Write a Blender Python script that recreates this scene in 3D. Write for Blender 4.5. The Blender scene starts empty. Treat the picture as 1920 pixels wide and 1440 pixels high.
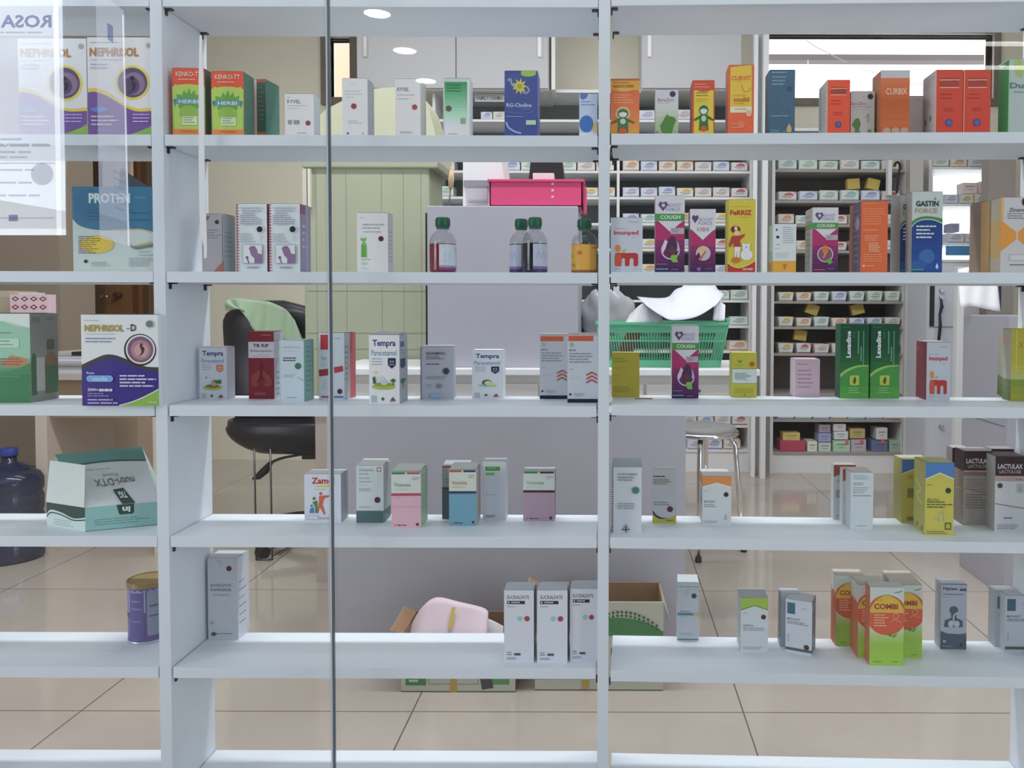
import bpy, bmesh, math, random
from mathutils import Matrix, Vector, Euler
random.seed(7)
R = math.radians
SC = bpy.context.scene
COL = SC.collection

# ---------------------------------------------------------------- camera
F = 1450.0; PX, PY = 1140.0, 619.0; EYE = 1.12
cam_d = bpy.data.cameras.new('camera'); cam = bpy.data.objects.new('camera', cam_d); COL.objects.link(cam)
cam_d.sensor_fit = 'HORIZONTAL'; cam_d.sensor_width = 36.0
cam_d.lens = 36.0 * F / 1920.0
cam_d.shift_x = -(PX - 960) / 1920.0
cam_d.shift_y = -(720 - PY) / 1920.0
cam.location = (0, -1.45, EYE)
CM = Matrix.Rotation(R(90 - 1.73), 3, 'X') @ Matrix.Rotation(0.0026, 3, 'Z')
cam.rotation_euler = CM.to_euler()
cam_d.clip_start = 0.05; cam_d.clip_end = 100
SC.camera = cam

# ---------------------------------------------------------------- colour management, world
SC.view_settings.view_transform = 'Standard'; SC.view_settings.look = 'None'
SC.view_settings.gamma = 1.0; SC.view_settings.use_curve_mapping = False
SC.view_settings.exposure = 0.17
wd = bpy.data.worlds.new('world'); SC.world = wd; wd.use_nodes = True
bg = wd.node_tree.nodes['Background']; bg.inputs[0].default_value = (0.95, 0.97, 1.0, 1); bg.inputs[1].default_value = 2.6

# ---------------------------------------------------------------- area lights: ceiling lights and added shop fill
def area(name, loc, rot, sx, sy, power, col):
    d = bpy.data.lights.new(name, 'AREA'); d.shape = 'RECTANGLE'; d.size = sx; d.size_y = sy
    d.energy = power; d.color = col
    o = bpy.data.objects.new(name, d); COL.objects.link(o); o.location = loc; o.rotation_euler = rot
    return o
area('shop_ceiling_fill', (-0.2, -2.6, 3.36), (0, 0, 0), 3.4, 1.6, 10, (0.88, 0.94, 1.0))  # added overhead fill, placed clear of the pane's mirror view
area('side_fill_light', (-3.9, -2.45, 1.5), (0, R(-90), 0), 2.4, 2.0, 76, (0.85, 0.92, 1.0))  # added fill from both sides for the shelf fronts, no window here
area('side_fill_light', (3.9, -3.2, 1.5), (0, R(90), 0), 2.4, 2.4, 78, (0.85, 0.92, 1.0))
area('room_ceiling_light', (-0.6, 2.3, 3.36), (0, 0, 0), 3.0, 1.0, 26, (0.97, 0.98, 1.0))
area('room_light_strip', (0.0, 0.68, 3.36), (0, 0, 0), 4.2, 0.16, 74, (0.95, 0.97, 1.0))
area('shop_light_strip', (0.0, -0.75, 3.36), (0, 0, 0), 3.6, 0.12, 10, (0.90, 0.95, 1.0))

# ---------------------------------------------------------------- pixel rays
CAM = Vector((0, -1.45, EYE))
def ray(px, py): return CM @ Vector(((px - PX) / F, -(py - PY) / F, -1.0))
def WY(px, py, Y):
    d = ray(px, py); return CAM + d * ((Y - CAM.y) / d.y)
def WZ(px, py, Z):
    d = ray(px, py); return CAM + d * ((Z - CAM.z) / d.z)

# ---------------------------------------------------------------- materials
def lin(c): return c / 12.92 if c <= 0.04045 else ((c + 0.055) / 1.055) ** 2.4
GAIN = 0.62
def rgb(h, g=None):
    g = g or GAIN
    h = h.lstrip('#'); c = [lin(int(h[i:i + 2], 16) / 255) for i in (0, 2, 4)]
    y = 0.2126 * c[0] + 0.7152 * c[1] + 0.0722 * c[2]; mx_, mn_ = max(c), min(c); st = (mx_ - mn_) / (mx_ + 1e-6)
    return tuple(min(0.86, (v * 0.88 + y * 0.12) * (1 - 0.20 * st) / g) for v in c)
MATS = {}
def mat(h, rough=0.5, metal=0.0, spec=0.4, noise=0.0, nscale=20, trans=0.0, emit=0.0, ior=1.45, g=None, bump=0.0, alpha=1.0):
    key = (h, rough, metal, spec, noise, nscale, trans, emit, ior, g, bump, alpha)
    if key in MATS: return MATS[key]
    m = bpy.data.materials.new('mat_' + h.strip('#')); m.use_nodes = True
    nt = m.node_tree; b = nt.nodes['Principled BSDF']; c = rgb(h, g)
    b.inputs['Base Color'].default_value = (*c, 1); b.inputs['Roughness'].default_value = rough
    b.inputs['Metallic'].default_value = metal; b.inputs['Specular IOR Level'].default_value = spec
    b.inputs['IOR'].default_value = ior; b.inputs['Transmission Weight'].default_value = trans
    if alpha < 1: b.inputs['Alpha'].default_value = alpha
    if emit:
        b.inputs['Emission Color'].default_value = (1, 0.99, 0.97, 1); b.inputs['Emission Strength'].default_value = emit
    if noise or bump:
        tc = nt.nodes.new('ShaderNodeTexCoord'); n = nt.nodes.new('ShaderNodeTexNoise')
        n.inputs['Scale'].default_value = nscale; n.inputs['Detail'].default_value = 5
        nt.links.new(tc.outputs['Object'], n.inputs['Vector'])
        if noise:
            r = nt.nodes.new('ShaderNodeValToRGB')
            r.color_ramp.elements[0].position = 0.3; r.color_ramp.elements[1].position = 0.7
            r.color_ramp.elements[0].color = (*[x * (1 - noise) for x in c], 1)
            r.color_ramp.elements[1].color = (*[min(0.9, x * (1 + noise)) for x in c], 1)
            nt.links.new(n.outputs['Fac'], r.inputs[0]); nt.links.new(r.outputs[0], b.inputs['Base Color'])
        if bump:
            bp = nt.nodes.new('ShaderNodeBump'); bp.inputs['Strength'].default_value = bump; bp.inputs['Distance'].default_value = 0.002
            nt.links.new(n.outputs['Fac'], bp.inputs['Height']); nt.links.new(bp.outputs[0], b.inputs['Normal'])
    MATS[key] = m; return m
def paper(h): return mat(h, 0.42, 0, 0.35)
def refl_mat(name, h, a, tr=None):
    m = bpy.data.materials.new(name); m.use_nodes = True; nt = m.node_tree; nt.nodes.remove(nt.nodes['Principled BSDF'])
    out = nt.nodes['Material Output']; t = nt.nodes.new('ShaderNodeBsdfTransparent'); d = nt.nodes.new('ShaderNodeBsdfDiffuse'); tl = nt.nodes.new('ShaderNodeBsdfTranslucent')
    T = tr if tr is not None else 1 - a
    c = (*[x * a for x in rgb(h, 1.0)], 1); d.inputs[0].default_value = c; tl.inputs[0].default_value = c; t.inputs[0].default_value = (T, T, T, 1)
    mx = nt.nodes.new('ShaderNodeMixShader'); mx.inputs[0].default_value = 0.3; nt.links.new(d.outputs[0], mx.inputs[1]); nt.links.new(tl.outputs[0], mx.inputs[2])
    m2 = nt.nodes.new('ShaderNodeAddShader')
    nt.links.new(t.outputs[0], m2.inputs[0]); nt.links.new(mx.outputs[0], m2.inputs[1]); nt.links.new(m2.outputs[0], out.inputs[0])
    return m
def clear_mat(name, tint, refl=1.0, ior=1.45, rough=0.0):
    m = bpy.data.materials.new(name); m.use_nodes = True; nt = m.node_tree; nt.nodes.remove(nt.nodes['Principled BSDF'])
    out = nt.nodes['Material Output']; t = nt.nodes.new('ShaderNodeBsdfTransparent'); t.inputs[0].default_value = (*tint, 1)
    g = nt.nodes.new('ShaderNodeBsdfGlossy'); g.inputs['Roughness'].default_value = rough
    fr = nt.nodes.new('ShaderNodeFresnel'); fr.inputs[0].default_value = ior
    mu = nt.nodes.new('ShaderNodeMath'); mu.operation = 'MULTIPLY'; mu.inputs[1].default_value = refl
    mx = nt.nodes.new('ShaderNodeMixShader')
    ge = nt.nodes.new('ShaderNodeNewGeometry'); iv = nt.nodes.new('ShaderNodeMath'); iv.operation = 'SUBTRACT'; iv.inputs[0].default_value = 1.0
    m3 = nt.nodes.new('ShaderNodeMath'); m3.operation = 'MULTIPLY'      # reflect on the outer side of each face only
    nt.links.new(ge.outputs['Backfacing'], iv.inputs[1]); nt.links.new(fr.outputs[0], mu.inputs[0]); nt.links.new(mu.outputs[0], m3.inputs[0]); nt.links.new(iv.outputs[0], m3.inputs[1]); nt.links.new(m3.outputs[0], mx.inputs[0])
    nt.links.new(t.outputs[0], mx.inputs[1]); nt.links.new(g.outputs[0], mx.inputs[2]); nt.links.new(mx.outputs[0], out.inputs[0])
    return m

# ---------------------------------------------------------------- mesh builder
class MB:
    def __init__(s): s.bm = bmesh.new(); s.ms = []
    def mi(s, m):
        if isinstance(m, str): m = paper(m)
        if m not in s.ms: s.ms.append(m)
        return s.ms.index(m)
    def face(s, pts, m, smooth=False):
        vs = [s.bm.verts.new(p) for p in pts]
        try: f = s.bm.faces.new(vs)
        except ValueError: return None
        f.material_index = s.mi(m); f.smooth = smooth; return f
    def box(s, a, b, m, M=None, bev=0.0):
        i = s.mi(m)
        r = bmesh.ops.create_cube(s.bm, size=1)
        vs = r['verts']; a = Vector(a); b = Vector(b)
        for v in vs:
            v.co = Vector(((a[k] + b[k]) / 2 + v.co[k] * (b[k] - a[k]) for k in range(3)))
        fs = set(f for v in vs for f in v.link_faces)
        for f in fs: f.material_index = i
        if bev:
            es = list(set(e for v in vs for e in v.link_edges))
            rr = bmesh.ops.bevel(s.bm, geom=es, offset=bev, segments=2, affect='EDGES', profile=0.6)
            vs = list(set(v for f in rr['faces'] for v in f.verts) | set(v for v in vs if v.is_valid))
            for v in list(vs):
                for f in v.link_faces: f.material_index = i
            vs = list(set(v2 for v in vs for f in v.link_faces for v2 in f.verts))
        if M is not None:
            for v in vs: v.co = M @ v.co
        return s
    def tube(s, pts, r, m, n=10, caps=True, smooth=True):
        i = s.mi(m); pts = [Vector(p) for p in pts]
        rs = r if isinstance(r, (list, tuple)) else [r] * len(pts)
        rings = []; up0 = None
        for k, p in enumerate(pts):
            t = (pts[min(k + 1, len(pts) - 1)] - pts[max(k - 1, 0)]).normalized()
            if up0 is None: up0 = Vector((0, 0, 1)) if abs(t.z) < 0.9 else Vector((0, 1, 0))
            u = t.cross(up0).normalized(); w = u.cross(t).normalized(); up0 = w
            rings.append([s.bm.verts.new(p + (u * math.cos(2 * math.pi * j / n) + w * math.sin(2 * math.pi * j / n)) * rs[k]) for j in range(n)])
        for k in range(len(rings) - 1):
            for j in range(n):
                f = s.bm.faces.new([rings[k][j], rings[k][(j + 1) % n], rings[k + 1][(j + 1) % n], rings[k + 1][j]]); f.material_index = i; f.smooth = smooth
        if caps:
            for rg in (rings[0], rings[-1]):
                f = s.bm.faces.new(rg); f.material_index = i
        return s
    def lathe(s, prof, m, c=(0, 0, 0), n=28, caps=True, smooth=True, sx=1, sy=1):
        i = s.mi(m); rings = []
        for (r, z) in prof:
            rings.append([s.bm.verts.new((c[0] + r * sx * math.cos(2 * math.pi * j / n), c[1] + r * sy * math.sin(2 * math.pi * j / n), c[2] + z)) for j in range(n)])
        for k in range(len(rings) - 1):
            for j in range(n):
                f = s.bm.faces.new([rings[k][j], rings[k][(j + 1) % n], rings[k + 1][(j + 1) % n], rings[k + 1][j]]); f.material_index = i; f.smooth = smooth
        if caps:
            for rg in (rings[0], rings[-1]):
                f = s.bm.faces.new(rg); f.material_index = i
        return s
    def build(s, name, parent=None, loc=None, rz=None, rot=None):
        bmesh.ops.recalc_face_normals(s.bm, faces=[f for f in s.bm.faces])
        me = bpy.data.meshes.new(name); s.bm.to_mesh(me); s.bm.free()
        for m in s.ms: me.materials.append(m)
        o = bpy.data.objects.new(name, me); COL.objects.link(o)
        if parent is not None: o.parent = parent
        if loc is not None: o.location = loc
        if rz is not None: o.rotation_euler = (0, 0, rz)
        if rot is not None: o.rotation_euler = rot
        return o
def tag(o, label, cat, group=None, kind=None):
    if label: o['label'] = label
    if cat: o['category'] = cat
    if group: o['group'] = group
    if kind: o['kind'] = kind
    return o
def empty(name, loc, label, cat, rz=0, group=None):
    o = bpy.data.objects.new(name, None); COL.objects.link(o); o.location = loc; o.rotation_euler = (0, 0, rz)
    o.empty_display_size = 0.05
    return tag(o, label, cat, group)
def struct(o): o['kind'] = 'structure'; return o

# ---------------------------------------------------------------- printing on carton faces
_TX = {}
def text_geo(t, bold=0.0):
    k = (t, bold)
    if k in _TX: return _TX[k]
    cu = bpy.data.curves.new('t', 'FONT'); cu.body = t; cu.resolution_u = 2; cu.offset = bold
    o = bpy.data.objects.new('t', cu); me = o.to_mesh()
    vs = [(v.co.x, v.co.y) for v in me.vertices]; ps = [tuple(p.vertices) for p in me.polygons]
    o.to_mesh_clear(); bpy.data.objects.remove(o); bpy.data.curves.remove(cu)
    x0 = min(v[0] for v in vs); x1 = max(v[0] for v in vs); y0 = min(v[1] for v in vs); y1 = max(v[1] for v in vs)
    vs = [((x - x0) / (x1 - x0), (y - y0) / (y1 - y0)) for x, y in vs]
    _TX[k] = (vs, ps); return _TX[k]
def smooth_pts(pts, n=6):
    out = []
    for i in range(len(pts) - 1):
        p0 = pts[max(i - 1, 0)]; p1 = pts[i]; p2 = pts[i + 1]; p3 = pts[min(i + 2, len(pts) - 1)]
        for j in range(n):
            t = j / n
            out.append(tuple(0.5 * (2 * p1[k] + (p2[k] - p0[k]) * t + (2 * p0[k] - 5 * p1[k] + 4 * p2[k] - p3[k]) * t * t + (3 * p1[k] - p0[k] - 3 * p2[k] + p3[k]) * t ** 3) for k in (0, 1)))
    out.append(pts[-1]); return out
def mixc(a, b, t):
    a = a.lstrip('#'); b = b.lstrip('#')
    return '#' + ''.join('%02x' % int(int(a[i:i + 2], 16) * (1 - t) + int(b[i:i + 2], 16) * t) for i in (0, 2, 4))
def deco(mb, fn, W, H, items, eps=0.00009):
    """fn(u, v, k) -> point.  W,H: physical size of the face.  items: printed shapes."""
    k = 1
    asp = W / H
    for it in items:
        t = it[0]
        if t == 'r':
            _, a, b, c, d, col = it; mb.face([fn(a, b, k), fn(c, b, k), fn(c, d, k), fn(a, d, k)], col)
        elif t == 'p': mb.face([fn(u, v, k) for u, v in it[1]], it[2])
        elif t in 'ce':
            if t == 'c': _, u, v, r, col = it; ru, rv = r, r * asp
            else: _, u, v, ru, rv, col = it
            mb.face([fn(min(1, max(0, u + ru * math.cos(a * math.pi / 14))), min(1, max(0, v + rv * math.sin(a * math.pi / 14))), k) for a in range(28)], col)
        elif t == 'o':
            _, u, v, r, th, col = it
            for a in range(28):
                q = [(r, a), (r, a + 1), (r - th, a + 1), (r - th, a)]
                mb.face([fn(min(1, u + x * math.cos(b * math.pi / 14)), v + x * asp * math.sin(b * math.pi / 14), k) for x, b in q], col)
        elif t == 'x':   # stroke along points with width
            _, pts, wd_, col = it
            for i in range(len(pts) - 1):
                (u0, v0), (u1, v1) = pts[i], pts[i + 1]
                dx, dy = (u1 - u0), (v1 - v0) / asp; L = math.hypot(dx, dy) or 1
                nx, ny = -dy / L * wd_ / 2, dx / L * wd_ / 2 * asp
                mb.face([fn(u0 + nx, v0 + ny, k), fn(u1 + nx, v1 + ny, k), fn(u1 - nx, v1 - ny, k), fn(u0 - nx, v0 - ny, k)], col)
        elif t == 't':
            _, s, a, b, c, d, col = it[:7]; bold = it[7] if len(it) > 7 else 0.015; mode = it[8] if len(it) > 8 else ''
            vs, ps = text_geo(s, bold); i = mb.mi(col)
            def mp(x, y):
                if mode == 'up': return fn(a + (c - a) * (1 - y), d + (b - d) * x, k)      # reads bottom to top
                if mode == '180': return fn(c + (a - c) * x, b + (d - b) * y, k)
                if mode == 'mir': return fn(c + (a - c) * x, d + (b - d) * y, k)
                return fn(a + (c - a) * x, d + (b - d) * y, k)
            bv = [mb.bm.verts.new(mp(x, y)) for x, y in vs]
            for p in ps:
                try: f = mb.bm.faces.new([bv[q] for q in p]); f.material_index = i
                except ValueError: pass
        elif t == 'l':   # lines of illegible small print
            _, a, b, c, n, dv, col = it[:7]; hh = it[7] if len(it) > 7 else 0.32
            rg = random.Random(int(a * 97 + b * 1013 + n))
            for q in range(n):
                e = a + (c - a) * rg.uniform(0.62, 1.0); v0 = b + q * dv
                x = a
                while x < e - 0.01:
                    x2 = min(e, x + (c - a) * rg.uniform(0.12, 0.3))
                    mb.face([fn(x, v0, k), fn(x2, v0, k), fn(x2, v0 + dv * hh, k), fn(x, v0 + dv * hh, k)], col); x = x2 + (c - a) * 0.025
        elif t == 'g':
            _, a, b, c, d, c0, c1, n = it
            for q in range(n):
                v0 = b + (d - b) * q / n; v1 = b + (d - b) * (q + 1) / n
                mb.face([fn(a, v0, k), fn(c, v0, k), fn(c, v1, k), fn(a, v1, k)], mixc(c0, c1, (q + 0.5) / n))
        k += 1

# ---------------------------------------------------------------- display shelving geometry
TH = 0.0205; DEP = 0.161; XC = WY(1143, 600, 0).x; TILT = R(1.8)
def fy(X): return 0.0 if X < XC else -(X - XC) * math.tan(TILT)
ZB = [WY(700, 12.5, 0).z + TH]                       # tops of the boards, upper to lower
for y in (253, 510, 761, 1007, 1253): ZB.append(WY(700, y, 0).z)
ZB.append(ZB[5] - 0.252)
ZR = [WY(1160, 10.4, 0).z + TH] + [WY(1160, y, 0).z for y in (250.5, 510, 759, 1008.5, 1258)]
ZR.append(ZR[5] - 0.252)
LX0, LX1 = WY(289.5, 619, 0).x, WY(311.5, 619, 0).x
CX0, CX1 = WY(1121.5, 619, 0).x, WY(1143, 619, 0).x
white_board = mat('#b7bfc9', 0.42, 0, 0.4, noise=0.015, nscale=300, g=0.62)
pin_m = mat('#26262a', 0.4, 0.6)
TOPZ = ZB[0] + 0.27; BOTZ = 0.0
def shelf_unit(bays, ups, zs, label, loc, rz):
    root = empty('display_cabinet', loc, label, 'display cabinet', rz)
    for (a, b) in ups:
        m = MB(); m.box((a, 0, BOTZ), (b, DEP, TOPZ), white_board, bev=0.0008); m.build('upright', root)
    for (a, b) in bays:
        for i, z in enumerate(zs):
            m = MB(); g = 0.0015 if i not in (5, 3) else 0.003
            m.box((a + g, 0.001, z - TH), (b - g, DEP - 0.001, z), white_board, bev=0.0007); o = m.build('shelf', root)
            for (x, s) in ((a, 1), (b, -1)):
                for y in (0.014, DEP - 0.02):
                    p = MB(); p.box((x + s * 0.0002, y - 0.005, z - TH - 0.0025), (x + s * 0.013, y + 0.005, z - TH), pin_m)
                    p.box((x, y - 0.003, z - TH - 0.012), (x + s * 0.0028, y + 0.003, z - TH - 0.002), pin_m)
                    p.build('shelf_pin', o)
        m = MB(); m.box((a, 0.01, 0.0), (b, DEP - 0.01, zs[6] - TH - 0.02), white_board); m.build('plinth', root)
    return root
WLX = WY(-190, 619, 0).x
shelf_unit([(WLX, LX0), (LX1, CX0)], [(WLX - 0.021, WLX), (LX0, LX1), (CX0, CX1 - 0.0005)], ZB,
           'white open-backed display shelving with the left and middle bays of medicine boxes', (0, 0, 0), 0)
RW = 0.832
shelf_unit([(0.0005, RW)], [(RW, RW + 0.021)], ZR, 'white open-backed display shelving at the right, set at a slight angle', (CX1, 0, 0), -TILT)

# ---------------------------------------------------------------- cartons
FLAPM = '#b4bac2'
def carton(name, label, x0, x1, yt, row, yb=None, yrel=0.012, d=0.05, rot=0.0, base='#c4cad2', sideL=None, sideR=None, topc=None,
           Fr=(), Ls=(), Rs=(), Tp=(), cat='medicine box', group=None, flap=True, loose=0.0):
    xm = (x0 + x1) / 2
    right = xm > 1143
    z0 = (ZR if right else ZB)[row]
    if yb is not None: Y = WZ(xm, yb, z0).y
    else: Y = fy(WY(xm, 500, 0).x) + yrel
    A = WY(x0, (yt + (yb or yt)) / 2, Y); B = WY(x1, (yt + (yb or yt)) / 2, Y)
    w = B.x - A.x; h = WY(xm, yt, Y).z - z0
    rz = (-TILT if right else 0) + R(rot)
    mb = MB()
    S = 0.0
    a, b = -w / 2, w / 2
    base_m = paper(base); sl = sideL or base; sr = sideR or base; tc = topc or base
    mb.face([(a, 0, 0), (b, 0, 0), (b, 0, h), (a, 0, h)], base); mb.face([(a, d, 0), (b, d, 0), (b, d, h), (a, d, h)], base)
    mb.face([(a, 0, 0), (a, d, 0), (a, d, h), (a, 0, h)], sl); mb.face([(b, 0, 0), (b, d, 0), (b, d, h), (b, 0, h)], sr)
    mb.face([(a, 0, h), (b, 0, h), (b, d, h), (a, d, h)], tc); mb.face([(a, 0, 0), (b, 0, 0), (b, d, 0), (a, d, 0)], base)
    e = 0.00009
    if Fr: deco(mb, lambda u, v, k: (a + u * w, -k * e, h * (1 - v)), w, h, Fr)
    if Ls: deco(mb, lambda u, v, k: (a - k * e, d * (1 - u), h * (1 - v)), d, h, Ls)
    if Rs: deco(mb, lambda u, v, k: (b + k * e, d * u, h * (1 - v)), d, h, Rs)
    if Tp: deco(mb, lambda u, v, k: (a + u * w, d * (1 - v), h + k * e), w, d, Tp)
    o = mb.build(name, None, ((A.x + B.x) / 2, Y, z0), rz)
    tag(o, label, cat, group)
    if flap:
        f = MB(); t = 0.0005; lift = 0.0006 + loose
        f.face([(a + .001, 0.0, h + t), (b - .001, 0.0, h + t), (b - .001, d * 0.93, h + t + lift), (a + .001, d * 0.93, h + t + lift)], tc)
        f.face([(a + .001, 0.0, h), (b - .001, 0.0, h), (b - .001, d * 0.93, h + lift), (a + .001, d * 0.93, h + lift)], '#8a8e96')
        f.face([(a + .001, d * 0.93, h + lift), (b - .001, d * 0.93, h + lift), (b - .001, d * 0.93, h + t + lift), (a + .001, d * 0.93, h + t + lift)], '#8a8e96')
        f.build('tuck_flap', o)
    return o

DK = '#3c4048'; GR = '#7c828c'; LG = '#9aa0aa'
GROUPS = 0
# ================================================================ row on the second board (top of picture)
W_ = '#c3cad3'
def nephrisol(dark=False):
    top = [(0, .47)] + [(u, v) for u, v in smooth_pts([(0, .52), (.12, .515), (.3, .56), (.52, .66), (.72, .72), (1, .71)])]
    wave = smooth_pts([(0, .56), (.12, .555), (.3, .6), (.52, .69), (.72, .75), (1, .745)])
    return [('p', wave + [(1, 1), (0, 1)], '#6f4f94'), ('p', top[1:] + list(reversed(wave)), '#d8c02c'),
            ('p', smooth_pts([(.62, .99), (.75, .96), (.9, .92), (1, .88)]) + [(1, 1), (.62, 1)], '#7fae3c'),
            ('c', .68, .46, .26, '#dcc82e'), ('c', .68, .46, .225, '#58466a'), ('c', .70, .47, .17, '#7d6784'), ('c', .66, .49, .13, '#54425f'),
            ('p', smooth_pts([(.66, .44), (.73, .47), (.71, .53), (.6, .57), (.68, .52), (.66, .44)]), '#2e2436'), ('c', .68, .415, .035, '#2e2436'),
            ('t', 'NEPHRISOL', .04, .105, .78, .195, '#a87834', .03), ('l', .05, .05, .5, 1, .02, '#7a90a8'),
            ('l', .05, .225, .6, 1, .02, '#8c98ac'), ('l', .05, .27, .4, 2, .035, '#9890b4'),
            ('e', .17, .735, .13, .028, '#5a7cc0'), ('l', .05, .8, .48, 3, .04, '#c4b6dc'), ('l', .68, .78, .98, 3, .035, '#b4a4cc'), ('c', .93, .08, .035, '#8a9a94')]
carton('medicine_box', 'large white and purple NEPHRISOL box, leftmost on the row under the top board', 33, 161, 72, 1, d=.06, Fr=nephrisol())
carton('medicine_box', 'large white and purple NEPHRISOL box with gold wave, against the left upright', 163, 287, 70, 1, d=.06, Fr=nephrisol())
def kenko():
    return [('r', 0, 0, 1, .27, '#d8502e'), ('g', 0, .27, 1, .92, '#c8c43c', '#7cac44', 6), ('r', 0, .9, 1, 1, '#d8803a'),
            ('p', smooth_pts([(.04, .9), (.04, .3), (.2, .25), (.5, .235), (.8, .25), (.96, .3), (.96, .9)]), '#a4c04c'),
            ('p', [(.2, .6), (.12, .38), (.3, .4), (.36, .32), (.44, .38), (.52, .29), (.58, .38), (.68, .32), (.74, .4), (.88, .37), (.8, .6)], '#5c9c3c'),
            ('e', .5, .66, .3, .11, '#84b03c'), ('r', .1, .45, .9, .53, '#4c8c9c'), ('p', [(.1, .45), (.02, .47), (.1, .58)], '#3c7c84'), ('p', [(.9, .45), (.98, .47), (.9, .58)], '#3c7c84'),
            ('t', 'HERBI', .2, .465, .8, .52, '#bcd4d4'), ('t', 'KENKO-TT', .12, .05, .9, .12, '#e8b49c', .02), ('l', .2, .16, .85, 1, .03, '#f0c4ac'),
            ('r', .3, .71, .76, .84, '#b8c8a0'), ('l', .34, .725, .74, 3, .035, '#6c8054'), ('l', .25, .93, .75, 1, .03, '#a85c2c')]
carton('medicine_box', 'orange and lime green syrup box beside the left upright, top row', 323, 383, 128, 1, d=.048, base='#d8502e', sideR='#2f5a48', topc='#a83c30', Fr=kenko(), rot=2)
carton('medicine_box', 'orange and lime green syrup box with a leaf crown, second from the left upright', 396, 456, 134, 1, d=.045, base='#d8502e', sideR='#3e6a58', topc='#a83c30', Fr=kenko(), rot=1)
carton('medicine_box', 'narrow carton seen side on with white, green and orange sides behind the lime green boxes', 463, 499, 149, 1, yrel=.08, d=.05, base='#a9adb5', sideR='#3c6c5e', topc='#b04c38',
       Fr=[('r', 0, 0, .42, 1, '#b4b6be'), ('r', .42, 0, .5, 1, '#c8ccd4'), ('r', .5, 0, 1, .82, '#3c6c5e'), ('r', .5, .82, 1, 1, '#b8704c'), ('r', .5, 0, 1, .05, '#b8604a'), ('l', .56, .12, .95, 8, .07, '#57877a')], rot=-6)
def ryvel(w):
    return [('t', 'RYVEL', .08, .14 if w else .15, .55, .225 if w else .215, '#5c6670', .02), ('l', .08, .27, .88, 1, .05, LG), ('l', .08, .34, .7, 1, .04, LG)]
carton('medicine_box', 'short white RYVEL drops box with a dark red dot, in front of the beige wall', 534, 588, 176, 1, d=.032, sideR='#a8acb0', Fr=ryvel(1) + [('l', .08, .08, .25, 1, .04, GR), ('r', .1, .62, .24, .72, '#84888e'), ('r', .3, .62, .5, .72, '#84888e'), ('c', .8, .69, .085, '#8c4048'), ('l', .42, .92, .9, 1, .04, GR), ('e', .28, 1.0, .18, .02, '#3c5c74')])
carton('medicine_box', 'plain white box with a dark red dot right of the glass edge, top row', 641, 689, 147, 1, d=.04, sideR='#8c9094', topc='#989aa0', Fr=[('l', .3, .09, .7, 1, .02, LG), ('l', .1, .215, .85, 2, .05, '#a4aab2'), ('l', .15, .32, .6, 1, .03, LG), ('c', .46, .48, .11, '#8c4048'), ('l', .25, .73, .8, 2, .035, LG), ('c', .22, .95, .04, DK), ('c', .8, .95, .05, '#9ab0a8')])
carton('medicine_box', 'tall white RYVEL syrup box with a red dot, top row', 741, 788, 148, 1, d=.045, sideR='#a8a8a0', Fr=ryvel(0) + [('c', .77, .49, .11, '#a44850'), ('l', .08, .34, .8, 1, .03, LG), ('t', 'NOVELL', .2, .91, .7, .95, '#8c949c', .01)])
carton('medicine_box', 'silver edged box with a green panel fading to white', 831, 882, 147, 1, d=.03, base='#a9b4b2', sideR='#b4bcc4', Fr=[('g', .05, .06, .88, .62, '#2f8c50', '#9cc8ac', 10), ('g', .05, .62, .88, .85, '#9cc8ac', W_, 5), ('r', .05, .85, .88, 1, W_), ('r', .88, .03, .96, 1, '#c8ccd4'), ('l', .12, .11, .75, 3, .05, '#1f6c3c'), ('c', .2, .52, .11, '#5c5448'), ('r', .63, .68, .82, .78, '#8a9478'), ('l', .2, .95, .6, 1, .03, GR)], rot=2)
starp = []
for i in range(18):
    r = .235 if i % 2 == 0 else .12
    starp.append((.46 + r * math.cos(i * math.pi / 9), .235 + r * .55 * math.sin(i * math.pi / 9)))
carton('medicine_box', 'blue RG-Choline box with a yellow star, top row middle bay', 946, 1008, 133, 1, d=.05, base='#41508e', sideL='#38446f', Fr=[('r', .5, 0, .95, .05, '#8cb43c'), ('e', .72, .05, .22, .035, '#8cb43c'), ('r', 0, 0, .5, .02, '#38477f'),
       ('x', smooth_pts([(.1, .15), (.18, .12), (.22, .2), (.34, .26)]), .06, '#8494b0'), ('x', smooth_pts([(.5, .28), (.62, .34), (.74, .3), (.68, .24)]), .05, '#8494b0'), ('p', starp, '#c4bc34'), ('c', .46, .235, .08, '#9a9a30'),
       ('t', 'RG-Choline', .06, .49, .82, .55, '#a8b4dc', .02), ('l', .5, .575, .8, 1, .02, '#8090c4'), ('l', .06, .69, .6, 1, .025, '#98a4d4'),
       ('x', smooth_pts([(.06, .42), (.3, .41), (.7, .42), (.85, .45)]), .015, '#3f6c84'), ('x', smooth_pts([(0, .62), (.3, .64), (.7, .64), (.9, .6)]), .012, '#5c7cbc'),
       ('x', smooth_pts([(.05, .78), (.12, .86), (.3, .92), (.5, .95)]), .05, '#94a4c4'), ('r', .65, .75, .95, .82, '#a0bc9c')])
carton('medicine_box', 'white box with blue dome and yellow corner beside the middle upright, top row', 1086, 1120, 176, 1, d=.05, base='#a4b2c8', sideL='#9cbcb0', topc='#7890b8', Fr=[('p', [(.05, 0), (.5, 0), (.4, .1), (.2, .14), (.05, .1)], '#4c70b0'), ('l', .1, .17, .9, 2, .07, '#6a7ca8'), ('e', .4, .7, .38, .2, '#3f6cae'), ('p', [(.98, .64), (.98, .9), (.7, .82), (.8, .7)], '#c8b048'), ('r', 0, .9, 1, 1, '#bcc8d4')])
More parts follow.
